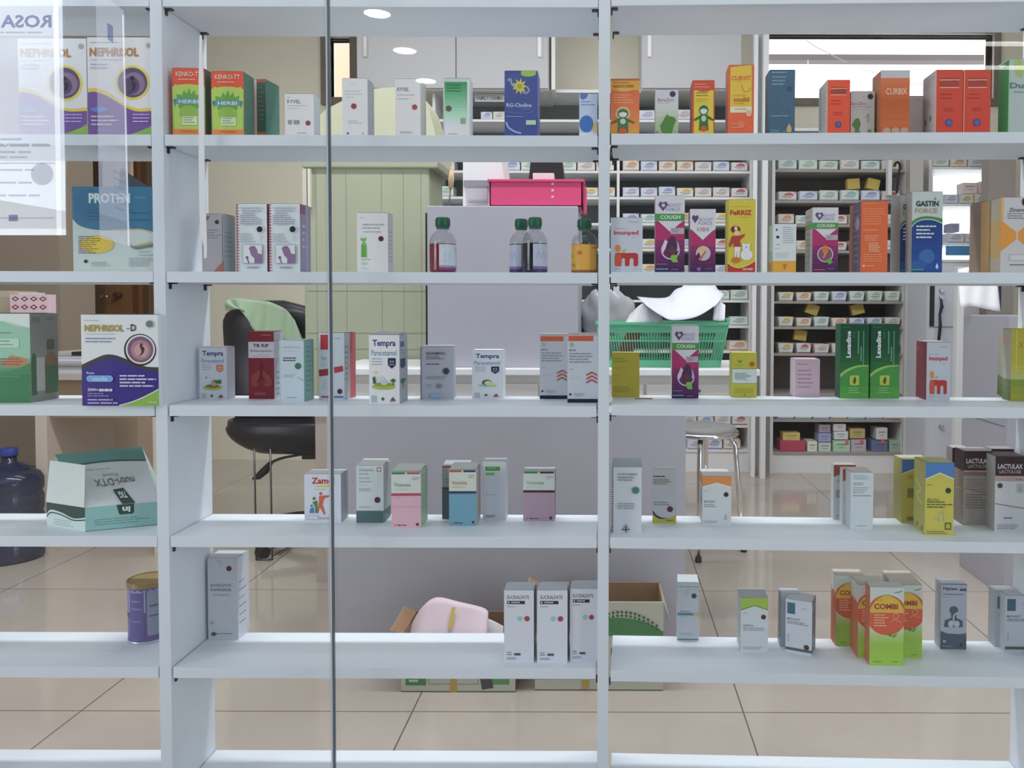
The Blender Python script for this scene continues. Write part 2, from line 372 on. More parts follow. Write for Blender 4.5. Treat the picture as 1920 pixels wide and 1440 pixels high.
def kid(u, v, s, hood, face='#b4c0b8', body=None):
    body = body or hood
    return [('e', u, v, .19 * s, .085 * s, hood), ('e', u, v + .005, .14 * s, .06 * s, face), ('p', [(u - .14 * s, v - .01), (u - .08 * s, v - .06 * s), (u + .06 * s, v - .065 * s), (u + .14 * s, v - .01), (u, v - .03 * s)], hood),
            ('p', [(u - .13 * s, v + .08 * s), (u + .13 * s, v + .08 * s), (u + .42 * s, v + .16 * s), (u + .38 * s, v + .18 * s), (u + .16 * s, v + .14 * s), (u + .19 * s, v + .34 * s), (u - .19 * s, v + .34 * s), (u - .16 * s, v + .14 * s), (u - .38 * s, v + .18 * s), (u - .42 * s, v + .16 * s)], body),
            ('e', u, v + .14 * s, .1 * s, .05 * s, '#a8b49c'), ('e', u, v + .31 * s, .13 * s, .05 * s, '#c4522c')]
carton('medicine_box', 'orange syrup box with a hooded child beside the middle upright, top row right bay', 1145, 1199, 148, 1, d=.05, base='#c98426', topc='#b85a2c', Fr=[('r', 0, 0, 1, .03, '#b85a2c'), ('r', 0, .03, 1, .2, '#cc9426'), ('g', 0, .2, 1, .62, '#d2602e', '#d8703a', 4), ('g', 0, .62, 1, 1, '#d8703a', '#d4962a', 6), ('e', .45, .19, .3, .035, '#c8a02a'),
       ('l', .1, .06, .85, 1, .03, '#7c5422'), ('t', 'SAKATONIK', .08, .105, .82, .155, '#8c6428', .02), ('l', .1, .28, .85, 4, .045, '#e0a07c'), ('e', .43, .62, .26, .125, '#c8a470')] + kid(.43, .62, 1, '#3c6c44'))
carton('medicine_box', 'grey white box with a green leaf figure, second in the top row right bay', 1229, 1272, 168, 1, d=.055, base='#adb0b2', sideL='#a8a494', topc='#a4a49c', Fr=[('g', 0, .38, 1, 1, '#b0b4ac', '#8a9c70', 6), ('c', .75, .1, .13, '#3a3848'), ('t', 'BeraZinc', .1, .19, .8, .26, '#a45c64', .0), ('l', .1, .29, .9, 1, .03, '#b48c8c'),
       ('p', smooth_pts([(.2, .8), (.35, .68), (.5, .55), (.6, .6), (.75, .6), (.9, .68), (.8, .8), (.72, .95), (.5, 1), (.3, .95), (.2, .8)]), '#4c7c34'), ('c', .55, .62, .1, '#557f3c'), ('p', [(0, .9), (.25, 1), (0, 1)], '#68707c')])
carton('medicine_box', 'red and yellow box with a green hooded child, top row right bay', 1298, 1340, 151, 1, d=.055, base='#c8482c', sideL='#8a3a36', Fr=[('r', .08, .18, .95, 1, '#cfb81e'), ('e', .52, .18, .28, .03, '#c8482c'), ('l', .1, .06, .9, 2, .05, '#e0906c'), ('l', .18, .22, .85, 2, .05, '#5c7424'), ('l', .2, .34, .8, 2, .04, '#bc9420')] + kid(.52, .55, 1.1, '#2c6a34'))
carton('medicine_box', 'tall yellow and orange CURVIT box with a slanted top, top row', 1366, 1414, 122, 1, d=.05, base='#d4622c', sideL='#b8663c', sideR='#c86c3c', Fr=[('p', [(.08, .03), (.9, 0), (.92, .6), (.08, .6)], '#d6b21a'), ('r', .08, .6, .92, .685, '#cfc4a4'), ('r', 0, .69, 1, 1, '#dc5f35'), ('t', 'CURVIT', .12, .155, .88, .22, '#d0682a', .03), ('l', .35, .235, .6, 1, .02, '#c88428'),
       ('x', smooth_pts([(.5, .28), (.6, .37), (.75, .38), (.88, .33)]), .03, '#b88c1c'), ('l', .2, .43, .7, 1, .03, '#c89028'), ('t', 'multi', .22, .46, .82, .53, '#b8702c', .04), ('l', .25, .55, .8, 1, .03, '#b8802c'), ('l', .25, .63, .75, 1, .02, '#6c6458'), ('e', .8, .7, .11, .045, '#d8a084'), ('l', .12, .84, .9, 2, .05, '#e08860'), ('e', .5, .86, .14, .06, '#e4744c')], rot=-1)
carton('medicine_box', 'slate blue syrup box with a small orange drop, in front of the back window', 1443, 1491, 131, 1, d=.045, base='#3e5f74', sideR='#2c3c4a', topc='#4a6a80', Fr=[('l', .1, .03, .85, 1, .05, '#7896a4'), ('l', .1, .1, .85, 3, .055, '#6c8a9a', .4), ('c', .78, .3, .1, '#38467c'), ('x', smooth_pts([(.4, .55), (.5, .5), (.6, .56), (.75, .5), (.9, .57)]), .02, '#54758a'), ('x', smooth_pts([(.35, .6), (.5, .68), (.62, .6)]), .02, '#54758a'), ('l', .1, .71, .8, 1, .035, '#86a2ae'), ('l', .06, .93, .5, 2, .03, '#7f9aa8'), ('l', .55, .95, .75, 1, .03, '#7f9aa8'), ('p', [(.78, .83), (.88, .91), (.86, .97), (.7, .97), (.68, .91)], '#c89a5c')])
def redbox():
    return [('r', 0, 0, .03, 1, '#d8a07c'), ('t', 'CEFIXIME', .16, .125, .84, .2, '#8a3028', .02), ('r', .15, .15, .85, .165, '#e6a07c'), ('r', .15, .27, .85, .285, '#e6a07c'), ('r', .16, .185, .84, .255, '#9c3c34'), ('l', .2, .38, .85, 1, .03, '#8c2c28'), ('l', .12, .44, .88, 1, .03, '#8c2c28'), ('l', .3, .6, .7, 2, .035, '#a03c2c'), ('c', .5, .83, .135, '#38447c'), ('c', .5, .83, .1, '#4c62a0')]
carton('medicine_box', 'bright orange red blue-dotted box standing alone in the top row, right bay', 1551, 1594, 150, 1, d=.062, base='#db4c2c', sideL='#9c9c9a', topc='#a0a09c', Fr=redbox(), Ls=[('r', .1, .1, .3, .8, '#85858a'), ('l', .5, .2, .9, 8, .08, '#85858c')], yrel=.01)
carton('medicine_box', 'pale grey box with green figures and a black dot between the two orange boxes', 1596, 1640, 171, 1, d=.05, base='#a6a6a2', yrel=.03, Fr=[('c', .82, .12, .12, '#2e2c34'), ('l', .45, .11, .65, 1, .03, GR), ('t', 'BeraZinc', .02, .24, .68, .31, '#a05c60', .0), ('r', .05, .345, .85, .355, '#a8706c'), ('l', .25, .4, .9, 1, .03, LG), ('p', smooth_pts([(.05, .75), (.2, .62), (.35, .62), (.42, .75), (.36, .85), (.45, 1), (.1, 1), (.2, .85), (.05, .75)]), '#587c3c'), ('p', smooth_pts([(.7, .95), (.75, .85), (.88, .88), (.8, 1), (.7, .95)]), '#6c8c48'), ('x', [(.6, .6), (.75, .5), (.72, .7)], .04, '#869c6c')])
carton('medicine_box', 'copper orange CURBIX box with a white top, top row right bay', 1652, 1706, 132, 1, d=.05, base='#bf5a20', sideL='#a8693f', topc='#b4b4b4', Fr=[('r', 0, 0, 1, .12, '#a4a4a4'), ('g', 0, .12, 1, .45, '#cc6f3e', '#bf5520', 4), ('g', 0, .45, 1, .9, '#b2541c', '#c4602c', 4), ('t', 'CURBIX', .18, .28, .92, .38, '#e4b49c', .01), ('e', .22, .95, .14, .05, '#a88c78'), ('e', .53, .95, .14, .05, '#a88c78'), ('e', .83, .95, .14, .05, '#a88c78')])
carton('medicine_box', 'blank pale carton with a faint edge behind the copper orange box, top row', 1706, 1732, 180, 1, d=.04, yrel=.06, base='#a8a6a2', Fr=[('r', .35, .08, .8, .1, '#8c8c88'), ('r', .9, 0, 1, 1, '#98948e')])
carton('medicine_box', 'orange red blue-dotted box, left of the joined pair by the right upright', 1755, 1806, 131, 1, d=.062, base='#c8402a', sideL='#a09e9e', topc='#c8ccd0', Fr=redbox(), Ls=[('l', .1, .04, .9, 5, .035, '#7c7c84'), ('l', .2, .4, .8, 3, .05, '#8c8c90'), ('r', .2, .7, .3, .78, '#55555c'), ('r', .6, .68, .7, .76, '#55555c')])
carton('medicine_box', 'orange red blue-dotted box, right of the joined pair by the right upright', 1808, 1858, 131, 1, d=.062, base='#c8402a', sideR='#a4a09a', topc='#c8ccd0', Fr=redbox())
carton('medicine_box', 'tall green and white Duphalac box at the right edge, top row', 1893, 1985, 110, 1, d=.04, base='#98a4a2', sideL='#2f7a34', Fr=[('r', 0, 0, .04, 1, '#8ab08c'), ('p', smooth_pts([(.1, .02), (.2, 0), (.3, .1), (.25, .25), (.12, .2), (.1, .02)]), '#94ac54'), ('t', 'Duphalac', -.1 + .12, .32, .9, .42, '#40706c', .03), ('l', .1, .44, .8, 1, .05, '#64888c')], Ls=[('r', .1, .03, .7, .06, '#68a068'), ('r', 0, 0, 1, .01, '#d4d8dc')])

# ================================================================ row on the third board
def proten():
    blue = smooth_pts([(0, .38), (.07, .45), (.18, .49), (.32, .51), (.5, .515), (.66, .515), (.8, .5), (.9, .51), (1, .54)])
    y2 = smooth_pts([(.32, .52), (.6, .5), (.72, .495), (.85, .5), (1, .55), (1, .56), (.85, .515), (.72, .51), (.32, .52)])
    return [('p', [(0, 0), (1, 0)] + list(reversed(blue)), '#2f6f90'), ('g', .0, .34, .0001, .35, '#2f6f90', '#2f6f90', 1), ('p', y2, '#b8a860'),
            ('e', .22, .2, .2, .16, '#2a6a8c'), ('t', 'PROTEN', .2, .075, .7, .195, '#b4ccd8', .045), ('l', .75, .12, .92, 1, .05, '#3f9090'), ('l', .2, .275, .95, 1, .02, '#1f4f74'), ('l', .2, .305, .98, 1, .02, '#20486c'), ('l', .2, .35, .88, 1, .02, '#20486c'), ('l', .18, .385, 1, 1, .02, '#20486c'),
            ('e', .3, .68, .2, .105, '#c8b23c'), ('e', .26, .68, .17, .095, '#d2b414'), ('e', .27, .68, .12, .08, '#d6ba10'), ('l', .07, .585, .35, 9, .024, '#3c4444'), ('e', .155, .88, .022, .02, '#181c24'), ('l', .22, .885, .45, 3, .02, '#8c9494', .4),
            ('p', [(.7, .66), (.72, .7), (.78, .705), (1, .665), (1, .70), (.78, .74), (.71, .715)], '#5c747c'), ('p', [(.75, .69), (1, .64), (1, .665), (.78, .705)], '#b4a048'), ('l', .8, .76, 1, 2, .04, '#8c9498', .3), ('l', .68, .84, 1, 5, .022, '#848c90', .35)]
prot = carton('medicine_box', 'large teal and white PROTEN box with a yellow patch, standing open against the left upright', 135, 290, 350, 2, d=.07, base='#a9b6b2', Fr=proten(), flap=False)
mb = MB(); hh = prot.dimensions.z
mb.face([(-.01, .03, hh), (.064, .01, hh), (.03, .02, hh + .018), (-.008, .035, hh + .042)], '#3c4854'); mb.face([(-.01, .034, hh), (.064, .014, hh), (.03, .024, hh + .018), (-.008, .039, hh + .042)], '#5c6874')
mb.build('lid_flap', prot)
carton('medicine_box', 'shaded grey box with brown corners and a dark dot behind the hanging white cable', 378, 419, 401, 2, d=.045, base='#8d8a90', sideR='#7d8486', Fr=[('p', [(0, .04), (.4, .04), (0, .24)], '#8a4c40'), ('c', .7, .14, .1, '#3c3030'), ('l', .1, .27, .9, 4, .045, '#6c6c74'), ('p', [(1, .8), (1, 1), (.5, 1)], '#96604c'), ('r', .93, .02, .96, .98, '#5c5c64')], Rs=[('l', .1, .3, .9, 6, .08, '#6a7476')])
def siladex():
    z = []
    for i in range(24): z.append(('p', [(0, i / 24), (.09, (i + .5) / 24), (0, (i + 1) / 24)], '#9c4858'))
    return z + [('t', 'SANADRYL', .16, .05, .9, .085, '#8c9098', .01), ('l', .22, .1, .85, 2, .035, '#8c929c', .4), ('l', .14, .17, .92, 5, .03, '#7c828c', .35),
        ('l', .3, .31, .7, 1, .02, LG), ('c', .78, .375, .12, '#c8ccd4'), ('c', .78, .375, .1, '#1c2434'), ('l', .14, .44, .66, 5, .028, '#8c949c', .35), ('l', .78, .47, .92, 3, .03, '#98a0a8'),
        ('r', .22, .6, .86, .875, '#6c7078'), ('r', .23, .605, .85, .87, '#bcc2ca'), ('p', [(.42, .65), (.5, .62), (.62, .62), (.7, .68), (.72, .73), (.85, .74), (.85, .87), (.6, .87), (.6, .8), (.5, .76)], '#80648a'), ('c', .36, .79, .05, '#6c5c74'), ('x', [(.36, .8), (.42, .87)], .04, '#6c5c74'), ('t', 'NAKSINDO', .36, .92, .76, .95, '#4c5058', .01)]
carton('medicine_box', 'white cough syrup box with red zigzag edge and purple coughing figure, left one of two', 443, 500, 382, 2, d=.05, base='#b9c1c9', sideR='#7d5864', Fr=siladex())
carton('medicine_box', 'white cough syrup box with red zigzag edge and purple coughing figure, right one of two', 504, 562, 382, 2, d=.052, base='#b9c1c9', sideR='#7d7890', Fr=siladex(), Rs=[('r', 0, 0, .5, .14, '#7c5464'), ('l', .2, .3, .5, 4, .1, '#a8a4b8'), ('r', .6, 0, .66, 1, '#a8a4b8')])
carton('medicine_box', 'white box with a green ampoule picture in front of the olive cabinet', 669, 727, 399, 2, d=.035, base='#c2c8d0', sideR='#a09fa6', Fr=[('l', .1, .08, .35, 1, .02, GR), ('t', 'VENTOLIN', .18, .185, .88, .215, '#54646c', .01), ('l', .18, .25, .88, 1, .03, '#5c6c78', .4), ('l', .22, .315, .88, 1, .03, '#7c848c', .4), ('c', .78, .435, .085, '#4c2c30'),
       ('p', [(.12, .41), (.17, .43), (.24, .43), (.3, .41), (.3, .46), (.24, .49), (.31, .53), (.32, .75), (.13, .75), (.14, .53), (.2, .49), (.12, .46)], '#6cb450'), ('r', .15, .55, .28, .74, '#58a040'), ('l', .14, .78, .5, 1, .03, '#6c9484'), ('r', .15, .83, .32, .87, '#9cbca8'), ('l', .14, .92, .45, 2, .025, '#a4b8b4')], Rs=[('l', .2, .3, .9, 8, .07, '#888890')])

# ---- syrup bottles
glass_c = mat('#e4e8ea', 0.03, 0, 0.5, trans=1.0, ior=1.35, g=.9)
def bottle(label, xm, w, yb_rel, liq, cap_y, body_y, lab, liqtop):
    z0 = ZB[2]; Y = yb_rel
    c = WY(xm, 470, Y); s = WY(xm + w / 2, 470, Y).x - c.x; r = s
    H = WY(xm, cap_y, Y).z - z0; hb = WY(xm, body_y, Y).z - z0; hl = WY(xm, liqtop, Y).z - z0
    root = empty('syrup_bottle', (c.x, Y + r, z0), label, 'syrup bottle')
    cr = r * .5
    prof = [(r * .9, .0), (r * .99, .002), (r, .006), (r, hl * .99), (r, hl + .0035), (r * .93, hl + .011), (r * .78, hl + .018), (r * .55, H - .027), (r * .42, H - .023), (r * .40, H - .016)]
    clear = clear_mat('bottle_glass', (.84, .86, .86), 1.0, 1.5)
    m = MB(); m.lathe(prof, clear, n=40, caps=False); m.build('glass_body', root)
    m = MB(); m.lathe([(r * .9, .0012), (r * .975, .004), (r * .975, hl - .001), (r * .97, hl)], liq, n=40); m.build('syrup', root)
    m = MB(); capm = mat('#1d5c40', .35); n = 40
    rings = [(cr * .98, H - .018), (cr * 1.04, H - .016), (cr * 1.06, H - .004), (cr * .98, H - .0005), (cr * .7, H)]
    m.lathe(rings, capm, n=32)
    for k in range(26):
        a = 2 * math.pi * k / 26; m.box((cr * 1.03, -.0004, H - .016), (cr * 1.09, .0004, H - .004), capm, Matrix.Rotation(a, 4, 'Z'))
    m.lathe([(cr * .9, H - .0215), (cr * 1.0, H - .021), (cr * 1.0, H - .0187), (cr * .9, H - .018)], capm, n=32)
    m.build('cap', root)
    m = MB(); a0, a1, zt, zb_, cols = lab
    nn = 14; rr = r * 1.008
    def q(u, v, k): a = R(-90 + a0 + (a1 - a0) * u); rad = rr + k * .00012; return (rad * math.cos(a), rad * math.sin(a), zb_ * hl + (zt - zb_) * hl * (1 - v))
    for i in range(nn):
        for (v0, v1, cc) in cols[0]:
            m.face([q(i / nn, v0, 0), q((i + 1) / nn, v0, 0), q((i + 1) / nn, v1, 0), q(i / nn, v1, 0)], cc, True)
    deco(m, lambda u, v, k: q(u, v, k), 1, 1, cols[1], eps=0)
    m.build('label', root); return root
lab_w = ([(0, .82, '#aab4be'), (.82, .9, '#8c7c9c'), (.9, 1, '#7c3f70')], [('x', [(.3, .3), (.25, .7), (.4, .65)], .02, '#8c98a4'), ('x', [(.55, .3), (.5, .72)], .02, '#8c98a4'), ('r', .2, .08, .7, .12, '#7c8894'), ('r', .86, .1, .92, .3, '#8c94a4')])
lab_v = ([(0, .8, '#9ca4b6'), (.8, .9, '#6c5c94'), (.9, 1, '#3c2f5c')], [('r', .15, .08, .7, .13, '#6c749c'), ('x', smooth_pts([(.2, .5), (.3, .3), (.45, .5), (.6, .3), (.7, .6)]), .025, '#7c88a4'), ('r', .3, .7, .8, .73, '#7c74a4')])
lab_y = ([(0, .92, '#cf9a1c'), (.92, 1, '#8c5c1c')], [('r', .05, .02, .3, .3, '#b4b49c'), ('e', .12, .42, .12, .1, '#8ca42c'), ('e', .42, .3, .08, .08, '#b8641c'), ('r', .42, .4, .92, .78, '#b4a468'), ('r', .78, .08, .92, .14, '#a87420'), ('e', .2, .75, .08, .08, '#b8781c'), ('r', .1, .86, .85, .89, '#94701c')])
liq_r = mat('#8e1430', .12, 0, .6); liq_k = mat('#141424', .1, 0, .6); liq_y = mat('#b46c10', .15, 0, .6)
bottle('red syrup bottle with a green cap alone in front of the grey cabinet', 825, 51, .012, liq_r, 405, 440, (-4, 82, .97, .09, lab_w), 456)
bottle('dark syrup bottle with a violet label, partly behind the other dark bottle', 975, 45, .05, liq_k, 408, 440, (-80, 8, .97, .05, lab_v), 457)
bottle('dark syrup bottle with a violet label, in front of the other dark bottle', 1001, 48, .004, liq_k, 405, 440, (-4, 84, .97, .03, lab_v), 455)
bottle('amber syrup bottle with a yellow label beside the middle upright', 1095, 50, .012, liq_y, 408, 440, (-84, 70, .98, .03, lab_y), 457)

def imunped():
    return [('l', .55, .075, .92, 1, .025, '#5c6068'), ('l', .1, .2, .75, 1, .015, '#8c3c40'), ('t', 'Imunped', .1, .235, .87, .335, '#b43c3c', .03), ('l', .65, .36, .88, 1, .015, '#a05458'),
            ('e', .23, .56, .09, .065, '#c8843c'), ('p', [(.34, .6), (.5, .57), (.42, .65)], '#a4ac3c'),
            ('p', smooth_pts([(.14, .7), (.16, .66), (.24, .645), (.5, .65), (.75, .645), (.83, .66), (.86, .7), (.86, .86), (.84, .885), (.74, .885), (.72, .86), (.72, .76), (.66, .74), (.6, .76), (.59, .86), (.57, .885), (.47, .885), (.45, .86)] +
              [(.45, .76), (.4, .74), (.35, .76), (.345, .86), (.32, .885), (.18, .885), (.14, .86), (.14, .7)], 2), '#b0302c'), ('p', [(.15, .67), (.34, .66), (.34, .87), (.18, .88), (.15, .86)], '#c8502c'), ('l', .12, .93, .42, 1, .02, GR), ('l', .72, .93, .88, 1, .02, GR)]
carton('medicine_box', 'pale grey Imunped box with a big red m beside the middle upright, third board', 1145, 1205, 408, 2, d=.04, base='#a9aeb8', topc='#b8505c', Fr=imunped())
def boost(second, pic):
    it = [('r', 0, 0, 1, .24, '#b6b6bc'), ('p', [(0, .33), (.5, .33), (1, .33), (1, 1), (0, 1)], '#a82c64'), ('g', 0, .58, 1, 1, '#8c2f68', '#3f2450', 6),
          ('p', [(.1, .33), (.94, .33), (.5, .47)], '#b6b6bc'), ('t', 'BOOST', .42, .10, .88, .145, '#8c88a0', .01), ('t', 'FORCE', .36, .155, .84, .2, '#8c88a0', .01),
          ('p', [(.1, .12), (.16, .075), (.26, .09), (.37, .075), (.42, .12), (.26, .2)], '#5c4470'), ('c', .27, .125, .06, '#b4aabc')]
    if second == 'COUGH': it += [('r', 0, .235, 1, .325, '#3c8c3c'), ('t', 'COUGH', .17, .255, .85, .305, '#c8e0c4', .02), ('r', .52, .42, .98, .5, '#9c929c'), ('l', .58, .44, .9, 2, .025, '#6c6470')]
    else:
        it += [('p', [(0, 0), (1, 0), (1, .3), (.5, .49), (0, .3)], '#b6b6bc'), ('t', 'BOOST', .36, .14, .9, .19, '#7c7890', .01), ('t', 'FORCE', .32, .2, .86, .25, '#7c7890', .01),
               ('p', [(.06, .14), (.12, .095), (.2, .11), (.3, .095), (.34, .14), (.2, .225)], '#5c4470'),
               ('t', 'K', .28, .29, .38, .35, '#8cac4c', .02), ('t', 'I', .41, .29, .45, .35, '#c88c3c', .02), ('t', 'D', .49, .29, .6, .35, '#b4506c', .02), ('t', 'S', .64, .29, .74, .35, '#6c8cbc', .02)]
    if pic == 'leaf':
        it += [('o', .52, .71, .32, .045, '#b4a8bc'), ('p', [(.22, .68), (.33, .57), (.42, .6), (.36, .68), (.26, .75)], '#b8b0bc'), ('p', [(.72, .58), (.8, .63), (.82, .7), (.74, .73), (.7, .64)], '#a89cb0'), ('e', .58, .66, .17, .13, '#4c2c4c'), ('e', .56, .72, .12, .07, '#5c3440'), ('p', [(.52, .79), (.6, .77), (.78, .775), (.74, .82), (.78, .87), (.6, .87), (.54, .84)], '#6cac3c'), ('l', .05, .89, .45, 1, .02, '#b07cac'), ('r', .03, .95, .45, .965, '#4c9cb4'), ('l', .55, .96, .95, 1, .02, '#a880b4')]
    elif pic == 'globe':
        it += [('c', .52, .70, .29, '#a89ca4'), ('p', [(.25, .66), (.5, .58), (.7, .62), (.6, .7), (.4, .72)], '#c8a878'), ('p', [(.3, .8), (.12, .8), (.35, .68), (.42, .76)], '#5c2448'), ('x', [(.4, .8), (.62, .66)], .06, '#b0604c'), ('e', .35, .95, .08, .03, '#7c64a0'), ('l', .6, .94, .95, 1, .02, '#a880b4')]
    else:
        it += [('c', .5, .72, .31, '#b4a8b0'), ('c', .5, .72, .27, '#7c4c68'), ('e', .5, .65, .12, .07, '#c8702c'), ('x', [(.42, .78), (.55, .68)], .07, '#c8843c'), ('p', [(.52, .82), (.66, .78), (.8, .84), (.66, .88)], '#5c9c38'), ('r', .05, .95, .5, .965, '#c84c5c'), ('l', .55, .94, .95, 1, .02, '#a880b4')]
    return it
carton('medicine_box', 'tallest purple and white BOOST FORCE COUGH box, third board second from the middle upright', 1229, 1284, 367, 2, d=.055, base='#a8aab0', sideL='#a08c94', Fr=boost('COUGH', 'leaf'), Ls=[('r', 0, 0, 1, .23, '#c07c84'), ('r', 0, .23, 1, .32, '#6c9c6c'), ('l', .2, .4, .8, 8, .07, '#8c7c88')])
carton('medicine_box', 'purple and white BOOST FORCE KIDS box with coloured letters', 1294, 1342, 392, 2, d=.04, base='#a8aab0', sideL='#9c8c98', Fr=boost('KIDS', 'globe'))
carton('medicine_box', 'tall yellow FERRIZ box with a child in a cap and a red base, third board', 1365, 1417, 374, 2, d=.04, base='#c8b81c', sideR='#a8a030', Fr=[('r', 0, 0, .03, 1, '#a8a020'), ('l', .15, .095, .85, 1, .02, '#a88c20'), ('t', 'FeRRIZ', .08, .145, .86, .215, '#b4402c', .045), ('l', .35, .24, .85, 1, .02, '#b48c24'),
       ('p', smooth_pts([(0, .86), (.15, .91), (.4, .935), (.7, .905), (1, .84)]) + [(1, 1), (0, 1)], '#b4302c'), ('x', smooth_pts([(0, .86), (.15, .91), (.4, .935), (.7, .905), (1, .84)]), .03, '#d8c83c'), ('t', 'DEXAMED', .55, .94, .92, .97, '#dcc0b4', .02),
       ('e', .28, .41, .17, .05, '#6c2c24'), ('p', [(.24, .37), (.33, .37), (.36, .42), (.24, .42)], '#c8bca4'), ('e', .33, .46, .11, .035, '#dcb484'), ('p', [(.15, .5), (.42, .5), (.62, .47), (.6, .5), (.44, .56), (.48, .65), (.2, .65), (.24, .57), (.08, .66), (.04, .62)], '#a83c2c'), ('p', [(.24, .65), (.46, .65), (.42, .8), (.34, .8), (.34, .7), (.3, .8), (.26, .8)], '#c4c8cc'), ('e', .66, .66, .14, .055, '#ccd4d4'), ('e', .68, .76, .22, .075, '#c8d0d0'), ('e', .56, .62, .04, .02, '#ccd4d4'), ('e', .77, .62, .04, .02, '#ccd4d4'), ('e', .3, .83, .16, .04, '#c06a2c'), ('c', .67, .655, .02, DK)])
carton('medicine_box', 'short white box with pill pictures and a yellow base, third board right bay', 1450, 1493, 420, 2, d=.045, base='#b7bfc0', sideL='#aab8b0', Fr=[('r', 0, .76, 1, 1, '#d49c1c'), ('e', .15, .12, .04, .025, DK), ('e', .2, .27, .07, .03, '#2c3038'), ('l', .15, .42, .35, 1, .03, DK), ('l', .42, .06, .9, 8, .045, '#8c9498', .3), ('l', .08, .5, .4, 1, .02, GR), ('l', .1, .6, .95, 3, .04, '#a0a8ac', .3), ('r', .48, .85, .54, .93, '#a87424'), ('r', .42, .83, .6, .855, '#a87424')], Ls=[('r', 0, .76, 1, 1, '#cc9420'), ('l', .2, .82, .8, 3, .05, '#8c6818'), ('r', .3, .55, .8, .74, '#8caca0')])
carton('medicine_box', 'purple and white BOOST FORCE COUGH box with an orange fruit ring, right bay third board', 1524, 1572, 389, 2, d=.06, base='#a9a8a6', sideL='#9a9486', Fr=boost('COUGH', 'fruit'), Ls=[('r', 0, .23, 1, .32, '#5c8c4c'), ('l', .2, .1, .8, 9, .09, '#847c74')])
carton('medicine_box', 'orange box back with dense pale print and a purple side, third board', 1615, 1665, 377, 2, d=.075, base='#d5602b', sideL='#5c4c60', Fr=[('l', .1, .03, .8, 1, .025, '#e08c60'), ('l', .08, .1, .94, 7, .035, '#de7a4c', .5), ('l', .08, .4, .7, 1, .02, '#f0b090'), ('l', .15, .48, .9, 3, .03, '#e89874', .4), ('l', .3, .58, .75, 5, .028, '#ec9c78', .6), ('l', .1, .74, .9, 4, .03, '#e08458', .5), ('p', [(.08, .89), (.2, .905), (.08, .92)], '#f0d0bc'), ('l', .25, .9, .65, 1, .02, '#f0b898')], Ls=[('r', 0, 0, .3, 1, '#9c5c3c'), ('l', .4, .1, .9, 9, .09, '#7c6c80'), ('e', .7, .3, .2, .08, '#8c8894')])
def gastin():
    g = smooth_pts([(0, .37), (.15, .33), (.4, .305), (.7, .31), (1, .335)]); b = smooth_pts([(0, .44), (.15, .38), (.4, .35), (.7, .355), (1, .4)])
    return [('p', g + [(1, 1), (0, 1)], '#3f8432'), ('p', smooth_pts([(0, .425), (.15, .37), (.4, .34), (.7, .345), (1, .39)]) + [(1, 1), (0, 1)], '#b4c4c4'), ('p', b + [(1, 1), (0, 1)], '#1f3f80'), ('g', 0, .55, 1, .98, '#1e3f84', '#204f98', 4), ('e', .5, .8, .26, .09, '#3464a0'), ('e', .25, .9, .25, .06, '#2c5898'),
            ('t', 'GASTIN', .12, .115, .86, .185, '#2c3038', .03), ('t', 'FORCE', .1, .205, .82, .265, '#a08c74', .02), ('p', [(.7, .1), (.76, .07), (.78, .1)], '#3f8432'), ('l', .14, .42, .85, 4, .045, '#b8c8e4', .4), ('p', [(.78, .93), (.83, .88), (.88, .93), (.83, .96)], '#b8c8e4'), ('r', 0, .955, .4, .97, '#3c9c6c')]
carton('medicine_box', 'navy and white GASTIN box partly hidden behind the front one', 1689, 1726, 366, 2, d=.055, yrel=.045, base='#98a29e', sideL='#848c88', Fr=[(i[0], *[x for x in i[1:]]) for i in gastin()], group=None)
carton('medicine_box', 'navy and white GASTIN FORCE box with a green arc, frontmost', 1711, 1768, 359, 2, d=.05, base='#a4b0ac', sideL='#8c9690', Fr=gastin())
def hexbox():
    return [('p', [(0, .3), (.5, .46), (.5, .56), (0, .72)], '#d28c1e'), ('p', [(1, .3), (.55, .46), (.55, .56), (1, .72)], '#d28c1e'), ('p', [(0, 0), (.08, 0), (.08, .3), (0, .33)], '#d4a044'), ('c', .8, .06, .15, '#3a2226'), ('t', 'Zinamic', .25, .14, .85, .19, '#4c4c54', .01), ('l', .2, .21, .95, 3, .03, '#6c7078', .4), ('r', .28, .76, .85, .84, '#90949c'), ('r', .3, .765, .83, .835, '#aeb0b4'), ('l', .3, .89, .85, 1, .03, '#2c3038')]
carton('medicine_box', 'tan edged carton, rearmost of the orange hexagon boxes', 1840, 1858, 378, 2, d=.05, yrel=.09, base='#a08c74', sideL='#7c6858', Fr=[('r', .4, 0, 1, 1, '#a8947c')])
carton('medicine_box', 'tan edged carton, middle of the orange hexagon boxes', 1856, 1876, 376, 2, d=.04, yrel=.055, base='#a4947c', sideL='#b08854', Fr=[('r', 0, .35, 1, .75, '#c4903c')])
carton('medicine_box', 'white box with orange hexagon pattern and a dark dot at the right edge, third board', 1878, 1936, 370, 2, d=.04, base='#a8a8a8', sideL='#a49a84', Fr=hexbox(), Ls=[('r', 0, .3, 1, .8, '#b89858')])

